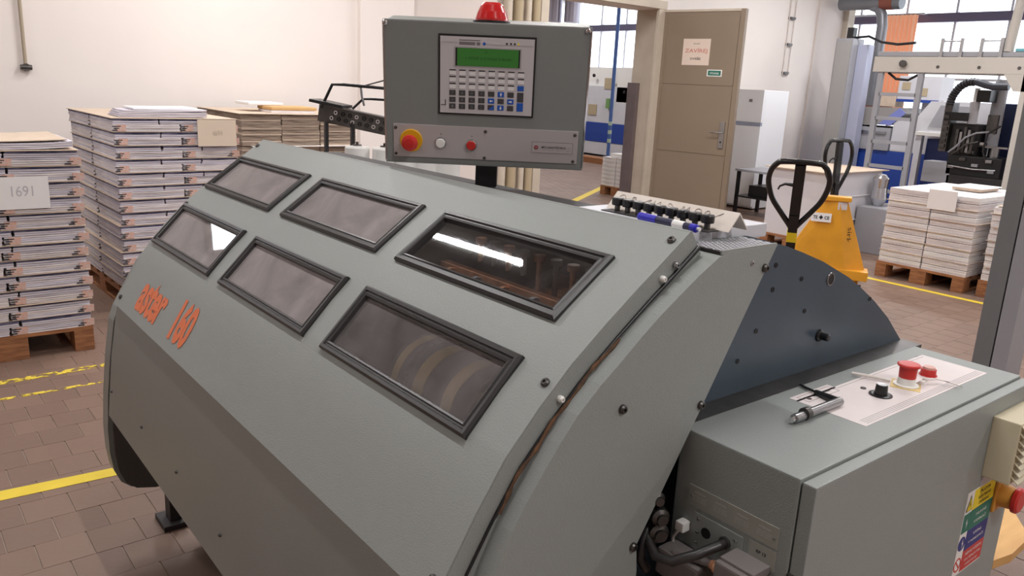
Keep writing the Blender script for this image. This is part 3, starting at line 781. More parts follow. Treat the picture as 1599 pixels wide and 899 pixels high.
# ================================================================== ELECTRICAL CABINET
CT = 1.04
cab = thing('electrical_cabinet', 'grey electrical cabinet with red emergency button on its sloping-lit top', 'cabinet', (1.48, .68, 0))
cab['label'] = 'grey electrical cabinet with a red mushroom button and warning stickers, lower right'
MB().box(1.051, 1.907, .572, .803, .12, CT, .003).build('body', cab_m, cab)
MB().box(1.07, 1.89, .6, .79, 0, .12).build('plinth', dark_m, cab)
dr_ = MB().box(1.053, 1.905, .546, .5695, .14, CT - .004, .003).build('door', cab_m, cab)
MB().box(1.062, 1.07, .567, .574, .14, CT - .01).build('door_gasket', black, cab)
for z in (.83, .3): MB().cyl((1.052, .566, z), (1.052, .566, z + .05), .005).build('hinge', steeld, cab)
# top label plate
TZ = CT + .0006
mb = MB(); mb.box(1.335, 1.853, .62, .76, CT - .001, TZ, 0)
lb = mb.build('instruction_plate', pm('label_plate', (224, 214, 212), .5, bump=.1, bscale=30, var=.05, vscale=12), cab)
MB().box(1.335, 1.47, .755, .795 - .02, CT - .001, TZ).build('plate_tab', MATS['label_plate'], lb)
mb = MB()
for k_ in range(4): mb.box(1.35, 1.845, .626 + k_ * .0045, .6267 + k_ * .0045, TZ, TZ + .0003)
for a_, b_, c_, d_ in ((1.35, 1.46, .742, .7427), (1.35, 1.46, .768, .7687), (1.35, 1.3507, .742, .7687), (1.46, 1.4607, .742, .7687), (1.47, 1.84, .752, .7526)): mb.box(a_, b_, c_, d_, TZ, TZ + .0003)
mb.build('printed_lines', MATS['logo_grey'], lb)
MB().cyl((1.366, .752, TZ), (1.366, .752, TZ + .0005), .0055, n=16).build('round_emblem', MATS['brand_border'], lb)
tb = text_mb('MECCANOTECNICA', .06, .006, .02); tb.v = [(1.415 + v[0], .755 + v[1], TZ + .0005) for v in tb.v]; tb.build('printed_text', ink, lb)
MB().cyl((1.515, .722, TZ), (1.515, .722, TZ + .002), .0055, n=16).build('plug_screw', steeld, cab)
MB().lathe((1.511, .684, TZ), (0, 0, 1), [(0, .022), (.002, .022), (.003, .018), (.003, 0)], 24).build('dial_plate', black, cab)
MB().lathe((1.511, .684, TZ + .003), (0, 0, 1), [(0, .0125), (.018, .0110), (.0195, .0098)], 24).build('rotary_knob', black, cab)
MB().lathe((1.511, .684, TZ + .022), (0, 0, 1), [(0, .0098), (.0005, .0098), (.001, 0)], 24).build('knob_cap', steel, cab)
ES = (1.613, .683)
MB().box(ES[0] - .03, ES[0] + .03, ES[1] - .028, ES[1] + .028, TZ, TZ + .0005, 0, M=Matrix.Translation((ES[0], ES[1], 0)) @ Matrix.Rotation(.4, 4, 'Z') @ Matrix.Translation((-ES[0], -ES[1], 0))).build('amber_tape', gtape, cab)
MB().lathe((ES[0], ES[1], TZ), (0, 0, 1), [(0, .0245), (.003, .0245), (.004, .018), (.018, .0165), (.018, .014)], 28).build('button_collar', white_p, cab)
MB().lathe((ES[0], ES[1], TZ + .016), (0, 0, 1), [(0, .0165), (.024, .0175), (.026, .0222), (.029, .0228), (.031, .020), (.0315, 0)], 32).build('emergency_button', red, cab)
MB().lathe((1.72, .687, TZ), (0, 0, 1), [(0, .018), (.002, .018), (.002, .0155), (.014, .0155), (.014, .012)], 28).build('red_button', red, cab)
MB().lathe((1.72, .687, TZ + .014), (0, 0, 1), [(0, .0122), (.005, .0118), (.006, 0)], 24).build('button_cap', pm('pale_cap', (216, 168, 156), .4), cab)
screw_on((1.83, .762, TZ - .0006), (0, 0, 1), .003, .001, steel, cab)
# crank tool and ties on top
t = thing('crank_tool', 'small steel crank tool with thin black rod lying on cabinet top', 'tool', (1.3, .7, CT))
MB().tube([(1.232, .7, CT + .0095), (1.385, .7, CT + .0095)], .0085, 14).build('shaft', steel, t)
MB().lathe((1.222, .7, CT + .0095), (1, 0, 0), [(0, 0), (0, .0055), (.025, .0055)], 14).build('tip', chrome, t)
MB().lathe((1.262, .7, CT + .0115), (1, 0, 0), [(0, .0), (0, .0115), (.013, .0115), (.013, 0)], 14).build('collar', steeld, t)
MB().tube([(1.381, .7, CT + .0095), (1.387, .722, CT + .0085), (1.397, .757, CT + .006)], .0065, 12, rr=[.0075, .0065, .005]).build('grip', black, t)
MB().tube([(1.397, .757, CT + .006), (1.406, .785, CT + .004), (1.412, .80, CT + .004)], .0028, 8).build('rod', black, t)
t = MB().tube([(1.565, .775, TZ + .006), (1.574, .752, TZ + .007), (1.59, .722, TZ + .006), (1.60, .71, TZ + .004)], .0035, 8).build('cable_tie', clearp)
tag(t, 'short clear plastic tie lying behind the red mushroom button', 'cable tie')
mb = MB(); pts = [(1.636, .668, TZ + .004), (1.652, .664, TZ + .010), (1.672, .654, TZ + .011), (1.69, .636, TZ + .008), (1.70, .612, TZ + .004)]
for a_, b_ in zip(pts, pts[1:]):
    mb.add([(a_[0], a_[1] - .005, a_[2]), (a_[0], a_[1] + .005, a_[2]), (b_[0], b_[1] + .005, b_[2]), (b_[0], b_[1] - .005, b_[2])], [(0, 1, 2, 3)], True)
t = mb.build('cable_tie', clearp); md = t.modifiers.new('s', 'SOLIDIFY'); md.thickness = .0015
tag(t, 'flat clear plastic tie strip curling right of the red mushroom button', 'cable tie')
# front: vent hood, stickers, main switch
FY = .546
vt = MB().box(1.712, 1.862, FY - .052, FY, .868, 1.0, .003).build('vent_hood', ventm, cab)
for i in range(8):
    z = .874 + i * .0155
    mb = MB(); mb.prism([(FY - .050, z + .013), (FY - .066, z - .001), (FY - .066, z + .002), (FY - .050, z + .015)], 1.716, 1.858, 'x'); mb.build('vent_slat', ventm, vt)
MB().box(1.716, 1.80, FY - .004, FY, .846, .866).build('vent_label', keyp, cab)
st = MB().box(1.665, 1.805, FY - .0008, FY, .645, .841).build('warning_sticker', white_p, cab)
for z0, z1, m_ in ((.793, .839, yelsign), (.745, .793, grnsign), (.697, .745, blusign), (.648, .697, redsign)):
    MB().box(1.70, 1.804, FY - .0013, FY - .0006, z0, z1).build('sticker_field', m_, st)
FMt = lambda x, z, d=.0016: Matrix.Translation((x, FY - d, z)) @ Matrix.Rotation(PI / 2, 4, 'X')
def ftext(body, w, h, x, z, mat, bold=.01):
    text_mb(body, w, h, bold).build('printed_text', mat, st, M=FMt(x, z))
for i, (s_, m_) in enumerate((('POZOR', ink), ('ELEKTRICK\u00c9', ink), ('ZA\u0158\u00cdZEN\u00cd', ink))): ftext(s_, .05 + .012 * (i == 1), .008, 1.753, .829 - i * .013, m_)
ftext('HLAVN\u00cd', .05, .008, 1.753, .777, white_p); ftext('VYP\u00cdNA\u010c', .06, .008, 1.753, .760, white_p)
ftext('VYPNI', .04, .007, 1.753, .729, white_p); ftext('V NEBEZPE\u010c\u00cd', .075, .007, 1.753, .714, white_p)
ftext('NEHAS VODOU', .08, .007, 1.753, .686, white_p); ftext('ANI P\u011aNOV\u00ddMI', .08, .007, 1.753, .672, white_p); ftext('P\u0158\u00cdSTROJI', .06, .007, 1.753, .658, white_p)
mb = MB(); mb.add([(1.668, FY - .0014, .797), (1.698, FY - .0014, .797), (1.683, FY - .0014, .834)], [(0, 1, 2)]); mb.build('warning_triangle', ink, st)
mb = MB(); mb.add([(1.671, FY - .0018, .799), (1.695, FY - .0018, .799), (1.683, FY - .0018, .829)], [(0, 1, 2)]); mb.build('warning_triangle', yelsign, st)
bolt = [(.0, .013), (-.004, .0), (-.0005, .001), (-.001, -.012), (.004, .003), (.0008, .002)]
for z, m_ in ((.811, ink), (.768, white_p), (.721, white_p)):
    if m_ is not ink:
        if z > .75: MB().box(1.667, 1.699, FY - .0013, FY - .0006, .747, .791).build('sticker_field', grnsign, st)
        else: MB().cyl((1.682, FY - .0006, z), (1.682, FY - .0014, z), .0165, n=24).build('sticker_disc', blusign, st)
    mb = MB(); q_ = .7 if m_ is ink else 1; mb.add([(1.683 + a_ * q_, FY - .0021, z + b_ * q_) for a_, b_ in bolt], [tuple(range(6))]); mb.build('bolt_symbol', m_, st)
MB().lathe((1.682, FY - .0006, .671), (0, -1, 0), [(0, .0165), (.0008, .0165), (.0008, .013), (0, .013)], 24).build('prohibition_ring', redsign, st)
MB().box(1.67, 1.694, FY - .0016, FY - .0006, .6695, .6725, 0, M=Matrix.Translation((1.682, 0, .671)) @ Matrix.Rotation(.8, 4, 'Y') @ Matrix.Translation((-1.682, 0, -.671))).build('prohibition_bar', redsign, st)
MB().box(1.808, 1.868, FY - .006, FY, .755, .825, .003).build('switch_plate', pm('amber_switch', (214, 150, 60), .5), cab)
MB().lathe((1.838, FY - .006, .79), (0, -1, 0), [(0, .027), (.025, .024), (.028, .02), (.028, 0)], 20).build('switch_body', MATS['amber_switch'], cab)
MB().lathe((1.838, FY - .032, .79), (0, -1, 0), [(0, .022), (.002, .029), (.010, .029), (.014, .024), (.014, 0)], 24).build('main_switch', red, cab)
# left side (X = 1.051): plates, glands, connector
SX = 1.051
def sbox(y0, y1, z0, z1, d0, d1, name, mat, bev=0, par=None): return MB().box(SX - d1, SX - d0, y0, y1, z0, z1, bev).build(name, mat, par or cab)
rp = sbox(.594, .771, .908, .945, 0, .0012, 'rating_plate', pm('plate_grey', (150, 150, 142), .5), 0)
SM = lambda y, z, d: Matrix(((0, 0, -1, SX - d), (-1, 0, 0, y), (0, 1, 0, z), (0, 0, 0, 1)))
for i, s_ in enumerate(('ATTENTION', 'ACHTUNG', 'ATTENZIONE', 'ATTENCION')):
    yy = .748 - i * .043
    text_mb(s_, .022, .0035, .02).build('printed_text', keyp, rp, M=SM(yy, .935, .0016))
    for k_ in range(3): text_mb('xxxx xxx xxxxx'[k_:], .028, .0018).build('printed_text', keyp, rp, M=SM(yy, .928 - k_ * .004, .0016))
for y in (.600, .765): screw_on((SX - .0012, y, .925), (-1, 0, 0), .0025, .002, steel, cab)
sp = sbox(.655, .755, .83, .899, 0, .002, 'gland_plate', cab_m, .001)
for y, z in ((.745, .89), (.668, .887), (.745, .865), (.745, .845)): screw_on((SX - .002, y, z), (-1, 0, 0), .003, .003, steel, cab)
MB().cyl((SX - .002, .727, .871), (SX - .0035, .727, .871), .0095, n=20).build('cable_hole', black, cab)
MB().lathe((SX, .687, .874), (-1, 0, 0), [(0, .011), (.008, .011), (.008, .0085), (.02, .008), (.02, 0)], 8).build('cable_gland', steeld, cab)
MB().tube([(SX - .018, .687, .874), (SX - .06, .70, .865), (SX - .09, .725, .85), (SX - .095, .755, .845), (SX - .085, .785, .86), (SX - .06, .80, .885)], .0085, 12).build('power_cable', rubber, cab)
MB().box(SX - .02, SX, .762, .78, .858, .876, .003).build('white_plug', white_p, cab)
MB().tube([(SX - .012, .775, .86), (SX - .014, .785, .84), (SX - .012, .787, .80), (SX - .01, .78, .74)], .003, 8).build('thin_cable', clearp, cab)
sbox(.594, .643, .868, .903, 0, .0012, 'small_plate', MATS['plate_grey'], 0)
text_mb('RP 13', .018, .006, .03).build('printed_text', ink, cab, M=SM(.62, .889, .0016))
gp = pm('warm_grey_plastic', (120, 113, 111), .5)
MB().box(SX - .05, SX - .002, .60, .672, .79, .862, .006).build('connector_housing', gp, cab)
MB().box(SX - .058, SX - .046, .606, .666, .80, .872, .004).build('connector_latch', gp, cab)
MB().box(SX - .046, SX, .60, .665, .862, .876, .003).build('connector_lid', gp, cab)
MB().lathe((SX - .03, .672, .842), (0, 1, 0), [(0, .011), (.01, .011), (.012, .008), (.018, .008)], 8).build('connector_gland', brass, cab)
MB().box(SX - .05, SX - .002, .70, .79, .78, .83, .006).build('connector_housing', gp, cab)
MB().tube([(SX - .03, .69, .842), (SX - .035, .72, .838), (SX - .04, .76, .83)], .007, 10).build('grey_cable', gp, cab)
# dark fittings in the gap between end cover and cabinet
for y, z, r_ in ((.79, .90, .016), (.80, .93, .013), (.79, .87, .018)):
    MB().lathe((.99, y, z), (-.5, -1, 0), [(0, r_), (.02, r_), (.024, r_ * .6), (.03, r_ * .6), (.03, 0)], 12).build('hose_fitting', steeld, mach)
MB().tube([(.99, .80, .885), (.96, .79, .86), (.95, .785, .83), (.97, .785, .80)], .009, 10).build('hose', black, mach)

# ================================================================== FEEDER behind the machine
fd = thing('gathering_feeder', 'dark wire-guide feeder rail with white drums behind the hood, left of console', 'feeder', (1.6, 2.75, 0))
MB().box(1.36, 1.95, 2.42, 2.9, 0, 1.2, .01).build('base_cabinet', lgrey, fd)
for x, y in ((1.447, 2.735), (1.525, 2.665), (1.585, 2.60), (1.64, 2.545), (1.70, 2.50)):
    MB().lathe((x, y, 1.2), (0, 0, 1), [(0, .046), (.140, .046), (.145, .043), (.145, .02), (.149, .02), (.149, 0)], 28).build('white_drum', white_p, fd)
    MB().lathe((x, y, 1.349), (0, 0, 1), [(0, .017), (.004, .017), (.004, .006), (.014, .005), (.014, 0)], 14).build('drum_knob', black if x > 1.5 and x < 1.6 else steeld, fd)
ra, rb = Vector((1.44, 3.045, 1.455)), Vector((1.95, 2.42, 1.34))
rd = (rb - ra).normalized(); side = rd.cross(Vector((0, 0, 1))).normalized(); upv = side.cross(rd)
RM = Matrix(((rd.x, side.x, upv.x, ra.x), (rd.y, side.y, upv.y, ra.y), (rd.z, side.z, upv.z, ra.z), (0, 0, 0, 1)))
ln = (rb - ra).length
MB().box(0, ln, -.004, .004, -.035, .035, .001).build('perforated_rail', steeld, fd, M=RM)
MB().box(0, ln, -.012, .02, .033, .038, .001).build('rail_edge', steel, fd, M=RM)
MB().box(-.01, .13, -.02, .08, .04, .052, .002).build('rail_block', black, fd, M=RM)
for i in range(14):
    for zz in (-.012, .012):
        x = .06 + i * .03 + (.015 if zz > 0 else 0)
        MB().lathe(RM @ Vector((x, .004, zz)), RM.to_3x3() @ Vector((0, 1, 0)), [(0, .009), (.004, .008), (.004, .005), (.0, .005)], 10).build('rail_hole', chrome if i % 3 == 0 else black, fd)
for x, y in ((1.45, 3.0), (1.53, 2.93), (1.80, 2.60), (1.90, 2.50)):
    MB().box(x - .007, x + .007, y - .007, y + .007, 0, 1.42 if x < 1.6 else 1.34).build('leg', black, fd)
MB().tube([(1.425, 2.99, 1.475), (1.455, 2.955, 1.565), (1.49, 2.93, 1.567), (1.70, 2.68, 1.555)], .006, 8).build('wire_guide', black, fd)
MB().tube([(1.53, 2.93, 1.475), (1.56, 2.90, 1.515), (1.58, 2.87, 1.517), (1.75, 2.65, 1.515)], .005, 8).build('wire_guide', black, fd)
MB().tube([(1.53, 2.88, 1.56), (1.69, 2.74, 1.625), (1.80, 2.66, 1.665)], .003, 6).build('wire_guide', steeld, fd)
MB().tube([(1.54, 2.88, 1.56), (1.543, 2.875, 1.52), (1.55, 2.87, 1.49)], .005, 6).build('wire_guide', steel, fd)

# ================================================================== PALLETS AND STACKS
def pallet(label, loc, rz, L=1.2, Wd=.8):
    t = thing('wooden_pallet', label, 'pallet', loc, rz)
    def b(*a, name='deck_board'): return MB().box(*a, .002).build(name, wood, t, local=True)
    for i in range(7):
        w_ = .1; y = i * (L - w_) / 6; b(0, Wd, y, y + w_, .122, .144)
    for x in (0, Wd / 2 - .0725, Wd - .1):
        w_ = .145 if 0 < x < .5 else .1
        b(x, x + w_, 0, L, .1, .122, name='stringer_board'); b(x, x + w_, 0, L, 0, .022, name='bottom_board')
        for y in (0, L / 2 - .0725, L - .145): b(x, x + w_, y, y + .145, .022, .1, name='block')
    return t

def bundle_mesh(w, d, h, n, seed, mats, pick, jit=.003, mark=None):
    rnd = random.Random(seed); mb = MB(); z = 0
    for i in range(n):
        hh = h / n; mb.mi = pick(i, rnd)
        j = [rnd.uniform(-jit, jit) for _ in range(4)]
        g = hh * .12
        x0, x1, y0, y1 = 0 + j[0], w + j[1], 0 + j[2], d + j[3]
        sag = rnd.uniform(0, hh * .25)
        vs = [(x0, y0, z), (x1, y0, z), (x1, y1, z), (x0, y1, z), (x0, y0, z + hh - g), ((x0 + x1) / 2, y0, z + hh - g - sag), (x1, y0, z + hh - g), (x1, y1, z + hh - g), (x0, y1, z + hh - g)]
        mb.add(vs, [(0, 3, 2, 1), (0, 1, 6, 5, 4), (1, 2, 7, 6), (2, 3, 8, 7), (3, 0, 4, 8), (4, 5, 6, 7, 8)])
        z += hh
    if mark is not None:
        for (mx, up) in mark:
            mb.mi = 2; mb.box(mx, mx + .055, -.0045, .0, h * .08, h * .93)
            mb.mi = 3
            for q in range(3 if up else 2):
                mb.box(mx - .028 + .012 * (q % 2), mx + .004 + .01 * q, -.005, 0, h * (.12 + .27 * q), h * (.24 + .27 * q))
    me_ = mb.build('x', mats, off=(0, 0, 0)); me = me_.data; bpy.data.objects.remove(me_); return me
PM4 = [paper, paper2, orange_mark, ink, navy]
def pickA(i, r): return 0 if r.random() < .7 else 1
def pickB(i, r): return 4 if i % 3 == 2 else 1
def place(me, name, loc, rz, label, cat, group):
    o = bpy.data.objects.new(name, me); COL.objects.link(o); o.location = loc; o.rotation_euler = (0, 0, rz)
    o['label'] = label; o['category'] = cat; o['group'] = group; return o

def booklet_stack(who, ox, oy, rz, units, uh, a_frac, b_frac, depth, rows, seed, notop=None):
    """layers of folded sheets; each unit is one thick marked layer and one thin plain layer"""
    rnd = random.Random(seed); Wd = .8
    ca, sa = math.cos(rz), math.sin(rz)
    def wp(x, y, z): return (ox + x * ca - y * sa, oy + x * sa + y * ca, z)
    hA, hB, hC = uh * .50, uh * .38, uh * .06
    dl = depth / rows
    Am = [[bundle_mesh(Wd * (f1 - f0) - .012, dl - .018, hA, 4, seed * 50 + v * 7 + int(f0 * 10), PM4, pickA, .003, [(.02, True)] + ([(Wd * (f1 - f0) - .05, False)] if f1 == 1 else [])) for f0, f1 in zip(a_frac, a_frac[1:])] for v in range(3)]
    Bm = [[bundle_mesh(Wd * (f1 - f0) - .012, dl - .018, hB, 3, seed * 70 + v * 7 + int(f0 * 10), PM4, pickB, .0025) for f0, f1 in zip(b_frac, b_frac[1:])] for v in range(3)]
    Cm = bundle_mesh(Wd + .01, depth + .01, hC * .9, 1, seed, [kraft], lambda i, r: 0, .003)
    z = .144
    side = ['left', 'middle', 'right'] 
    for u in range(units):
        k_ = units - 1 - u; o_ = ORD[k_]
        dx = rnd.uniform(-.008, .008) + .0; 
        for kind, fr, ms, hh in (('A', a_frac, Am, hA), ('B', b_frac, Bm, hB)):
            n = len(fr) - 1
            for r_ in range(rows):
                for c_, f0 in enumerate(fr[:-1]):
                    jx, jy = rnd.uniform(-.002, .002), rnd.uniform(-.005, .005)
                    sname = (['left', 'right'] if n == 2 else side)[c_]
                    rr_ = '' if rows == 1 else (' front' if r_ == 0 else ' rear')
                    if kind == 'A': lab = 'thick paper bundle, %s%s of %s marked layer from top, %s pallet' % (sname, rr_, o_, who)
                    else: lab = 'thin paper bundle, %s%s of %s plain layer from top, %s pallet' % (sname, rr_, o_, who)
                    place(ms[(u + c_ + r_) % 3][c_], 'paper_bundle', wp(Wd * f0 + .006 + jx + dx, r_ * dl + jy, z), rz, lab, 'paper', 'paper bundles on the %s pallet' % who)
            z += hh
        place(Cm, 'cardboard_sheet', wp(-.005 + dx + rnd.uniform(-.005, .005), rnd.uniform(-.012, .002), z), rz, 'thin cardboard sheet under %s layer from the top, %s pallet' % (ORD[max(k_ - 1, 0)] if k_ else 'the loose', who), 'cardboard', 'cardboard interleaves on the %s pallet' % who)
        z += hC
    return z, wp

# left stack
pallet('wooden pallet under the far left stack of paper bundles', (.105, 4.9, 0), R(0))
zt, wp = booklet_stack('far left', .105, 4.9, 0, 12, .0885, [0, .5, 1], [0, .56, 1], 1.15, 1, 3)
# loose top: bulged bundles and big kraft sheet
mb = MB()
def slab(mb, x0, x1, y0, y1, z0, th, lift, n=8):
    vs = []
    for i in range(n + 1):
        u = i / n; x = x0 + (x1 - x0) * u; z = z0 + lift * u ** 3
        vs += [(x, y0, z), (x, y1, z), (x, y0, z + th), (x, y1, z + th)]
    fs = []
    for i in range(n):
        a_ = 4 * i; b_ = a_ + 4
        fs += [(a_, b_, b_ + 2, a_ + 2), (a_ + 1, a_ + 3, b_ + 3, b_ + 1), (a_ + 2, b_ + 2, b_ + 3, a_ + 3), (a_, a_ + 1, b_ + 1, b_)]
    fs += [(0, 2, 3, 1), (4 * n, 4 * n + 1, 4 * n + 3, 4 * n + 2)]
    mb.add(vs, fs)
for i in range(3): slab(mb, .50, .885, 4.92, 5.4, zt + .001 + i * .011, .009, .012)
tag(mb.build('paper_bundle', paper2), 'curled white paper bundle on top right of far left stack', 'paper', 'loose paper on the far left stack')
mb = MB()
for i in range(3): slab(mb, .11, .495, 4.92, 5.4, zt + .001 + i * .011, .009, .0)
tag(mb.build('paper_bundle', paper2), 'flat white paper bundle on top left of far left stack', 'paper', 'loose paper on the far left stack')
mb = MB(); slab(mb, .06, .86, 4.93, 5.5, zt + .037, .004, .012)
tag(mb.build('cardboard_sheet', kraft), 'large pale brown cardboard sheet covering the far left stack', 'cardboard')
# note on it
t = thing('paper_note', 'white sheet with handwritten number 1691 on the far left stack', 'note', (.62, 4.885, .84))
MB().box(.48, .745, 4.882, 4.885, .835, 1.005).build('sheet', paperw, t)
tb = text_mb('1691', .10, .055, 0); tb.build('handwriting', pm('light_pencil', (196, 194, 200), .8), t, M=Matrix.Translation((.62, 4.8812, .93)) @ Matrix.Rotation(PI / 2, 4, 'X'))
# middle stack
MA = R(0)
pallet('wooden pallet under the tall stack of paper bundles behind the machine', (1.25, 5.6, 0), R(2))
zt, wp = booklet_stack('tall middle', 1.245, 5.6, R(2), 13, .0925, [0, .53, 1], [0, .36, .69, 1], 1.16, 2, 5)
mb = MB()
for i in range(4): slab(mb, 1.30 + .01 * i, 1.86, 5.68, 5.98, zt + .001 + i * .011, .009, .004 if i < 3 else .01)
tag(mb.build('paper_bundle', paper2), 'loose white paper bundle lying on top of the tall middle stack', 'paper')
mb = MB(); slab(mb, 1.40, 1.80, 5.72, 6.0, zt + .047, .012, .004)
tag(mb.build('folded_paper', paperw), 'crumpled white folded sheet topmost on the tall middle stack', 'paper')
t = thing('paper_note', 'blank beige card note on the front of the tall middle stack', 'note', (1.9, 5.60, 1.1))
MB().box(1.765, 2.025, 5.592, 5.597, 1.09, 1.268).build('sheet', pm('beige_card', (226, 210, 190), .8), t, M=Matrix.Translation((.0, 0.0, 0)))
tb = text_mb('4694', .07, .035, 0); tb.build('handwriting', pm('faint_pencil', (200, 186, 170), .8), t, M=Matrix.Translation((1.895, 5.5908, 1.18)) @ Matrix.Rotation(PI / 2, 4, 'X'))

# third stack: brown board blanks against the wall
pallet('wooden pallet under the brown cardboard stack near the wall', (2.32, 6.3, 0), R(0), 1.1, 1.0)
CM3 = [bundle_mesh(.325, 1.05, .040, 4, 900 + v, [card_e, kraft], lambda i, r: 1 if r.random() < .15 else 0, .003) for v in range(4)]
z = .144; rnd = random.Random(4)
for u in range(27):
    for c_ in range(3):
        place(CM3[(u + c_) % 4], 'cardboard_bundle', (2.325 + c_ * .334 + rnd.uniform(-.003, .003), 6.3 + rnd.uniform(-.008, .008), z), 0,
              'brown cardboard bundle, %s column, %s from the top, stack near wall' % (('left', 'middle', 'right')[c_], ORD[26 - u]), 'cardboard', 'brown cardboard bundles near the wall')
    z += .0415
    if u in (15, 20):
        mb = MB(); mb.box(2.40, 3.33, 6.26, 6.9, z, z + .004)
        tag(mb.build('white_sheet', paperw), 'white interleaf sheet sticking out of %s brown cardboard stack' % ('mid' if u == 15 else 'upper'), 'paper'); z += .005
MB3 = z
tag(MB().box(2.30, 3.33, 6.28, 7.3, z, z + .004).build('cardboard_sheet', kraft), 'pale cardboard sheet covering the brown stack near the wall', 'cardboard')
z += .005
mb = MB(); slab(mb, 2.62, 3.0, 6.42, 6.7, z, .02, .0); tag(mb.build('paper_block', paper), 'thin white paper block under the kraft envelope on brown stack', 'paper')
mb = MB(); mb.box(2.62, 3.02, 6.42, 6.72, z + .021, z + .05, .012); tag(mb.build('kraft_envelope', pm('kraft_wrap', (206, 166, 112), .7, bump=.5, bscale=12), ), 'brown kraft envelope lying on the cardboard stack near the wall', 'envelope')
mb = MB(); mb.box(2.50, 2.80, 6.6, 6.9, z + .051, z + .075, .011); tag(mb.build('wrapped_parcel', paperw), 'white crumpled wrapping on top of the kraft envelope', 'paper')

# right white block stacks
def block_stack(who, x0, y1, rz, rows, rh, seed, cols=2, deep=3, cnt_from=0):
    rnd = random.Random(seed); Wd = .8; cw = Wd / cols; dp = 1.15 / deep
    ca, sa = math.cos(rz), math.sin(rz)
    ms = [bundle_mesh(cw - .012, dp - .012, rh * .93, 5, seed * 11 + v, [paperw, paper], lambda i, r: 0 if r.random() < .4 else 1, .0025) for v in range(3)]
    bd = bundle_mesh(Wd + .0, 1.14, rh * .06, 1, seed, [kraft], lambda i, r: 0, .004)
    z = .144
    for u in range(rows):
        o_ = ORD[rows - 1 - u]
        for r_ in range(deep):
            for c_ in range(cols):
                lx, ly = c_ * cw + .006 + rnd.uniform(-.004, .004), r_ * dp + .006 + rnd.uniform(-.006, .006)
                nm = ('left', 'right')[c_]
                dn_ = ('front', 'middle', 'back')[r_]
                place(ms[(u + c_ + r_) % 3], 'book_block', (x0 + lx * ca - ly * sa, y1 + lx * sa + ly * ca, z), rz,
                      'white book block, %s %s column, %s layer from top, %s pallet' % (dn_, nm, o_, who), 'paper', 'white book blocks on the %s pallet' % who)
        z += rh * .94
        if u % 2 == 1 and u < rows - 1:
            jx = rnd.uniform(-.02, .02)
            place(bd, 'interleaf_board', (x0 + jx * ca + .01 * sa, y1 + jx * sa - .01 * ca, z), rz, 'thin brown board below %s layer from the top, %s pallet' % (ORD[rows - 2 - u], who), 'cardboard', 'brown boards on the %s pallet' % who)
        z += rh * .06
    return z
pallet('wooden pallet under the nearer white book stack, right of pallet jack', (7.41, 3.61, 0), R(-90))
zr = block_stack('nearer right', 7.42, 3.605, R(-90), 12, .0585, 21)
pallet('wooden pallet under the white book stack at the right edge', (7.47, 2.72, 0), R(-90))
zr2 = block_stack('right edge', 7.48, 2.715, R(-90), 11, .0585, 22)
mb = MB(); slab(mb, 7.9, 8.3, 3.0, 3.25, zr + .002, .025, 0); 
tag(mb.build('book_block', kraft), 'brown wrapped book block lying on top of the nearer right stack', 'book')
mb = MB(); slab(mb, 7.88, 8.32, 2.98, 3.27, zr + .028, .01, 0)
tag(mb.build('paper_block', paperw), 'flat white cover on the brown wrapped block, nearer right stack', 'paper')
tag(MB().box(7.50, 8.5, 1.95, 2.7, zr2 + .001, zr2 + .006).build('cardboard_sheet', kraft), 'cardboard sheet covering the white stack at the right edge', 'cardboard')
t = MB().box(7.396, 7.401, 2.985, 3.23, .70, .875).build('paper_note', paperw); tag(t, 'blank white sheet on the front of the nearer right book stack', 'note')

# boxed pile behind the pallet jacks
t = pallet('wooden pallet under the big white wrapped pile behind the pallet jacks', (7.72, 5.12, 0), R(-90), 1.2, .72)
bx = thing('white_wrapped_pile', 'big white wrapped paper pile with brown top board behind pallet jacks', 'paper pile', (8.3, 4.75, .144))
MB().box(7.74, 8.88, 4.42, 5.10, .145, .86, .004).build('wrapped_body', pm('white_wrap', (214, 212, 218), .6, var=.04, vscale=3), bx)
MB().box(7.70, 8.95, 4.38, 5.14, .862, .872).build('top_board', kraft, bx)
for z in (.34, .60): MB().box(8.1, 8.84, 4.405, 4.42, z, z + .006).build('wrap_fold', paperw, bx)
o = MB().lathe((8.62, 4.29, .5), (0, 0, 1), [(0, .05), (.08, .09), (.2, .075), (.3, .085), (.34, .05), (.35, 0)], 9).build('foil_roll', foil)
tag(o, 'crumpled silver foil bundle beside the white wrapped pile', 'foil')
tag(MB().box(8.4, 9.0, 4.0, 4.4, 0, .5, .01).build('grey_crate', mgrey), 'low grey crate carrying the silver foil bundle', 'crate')

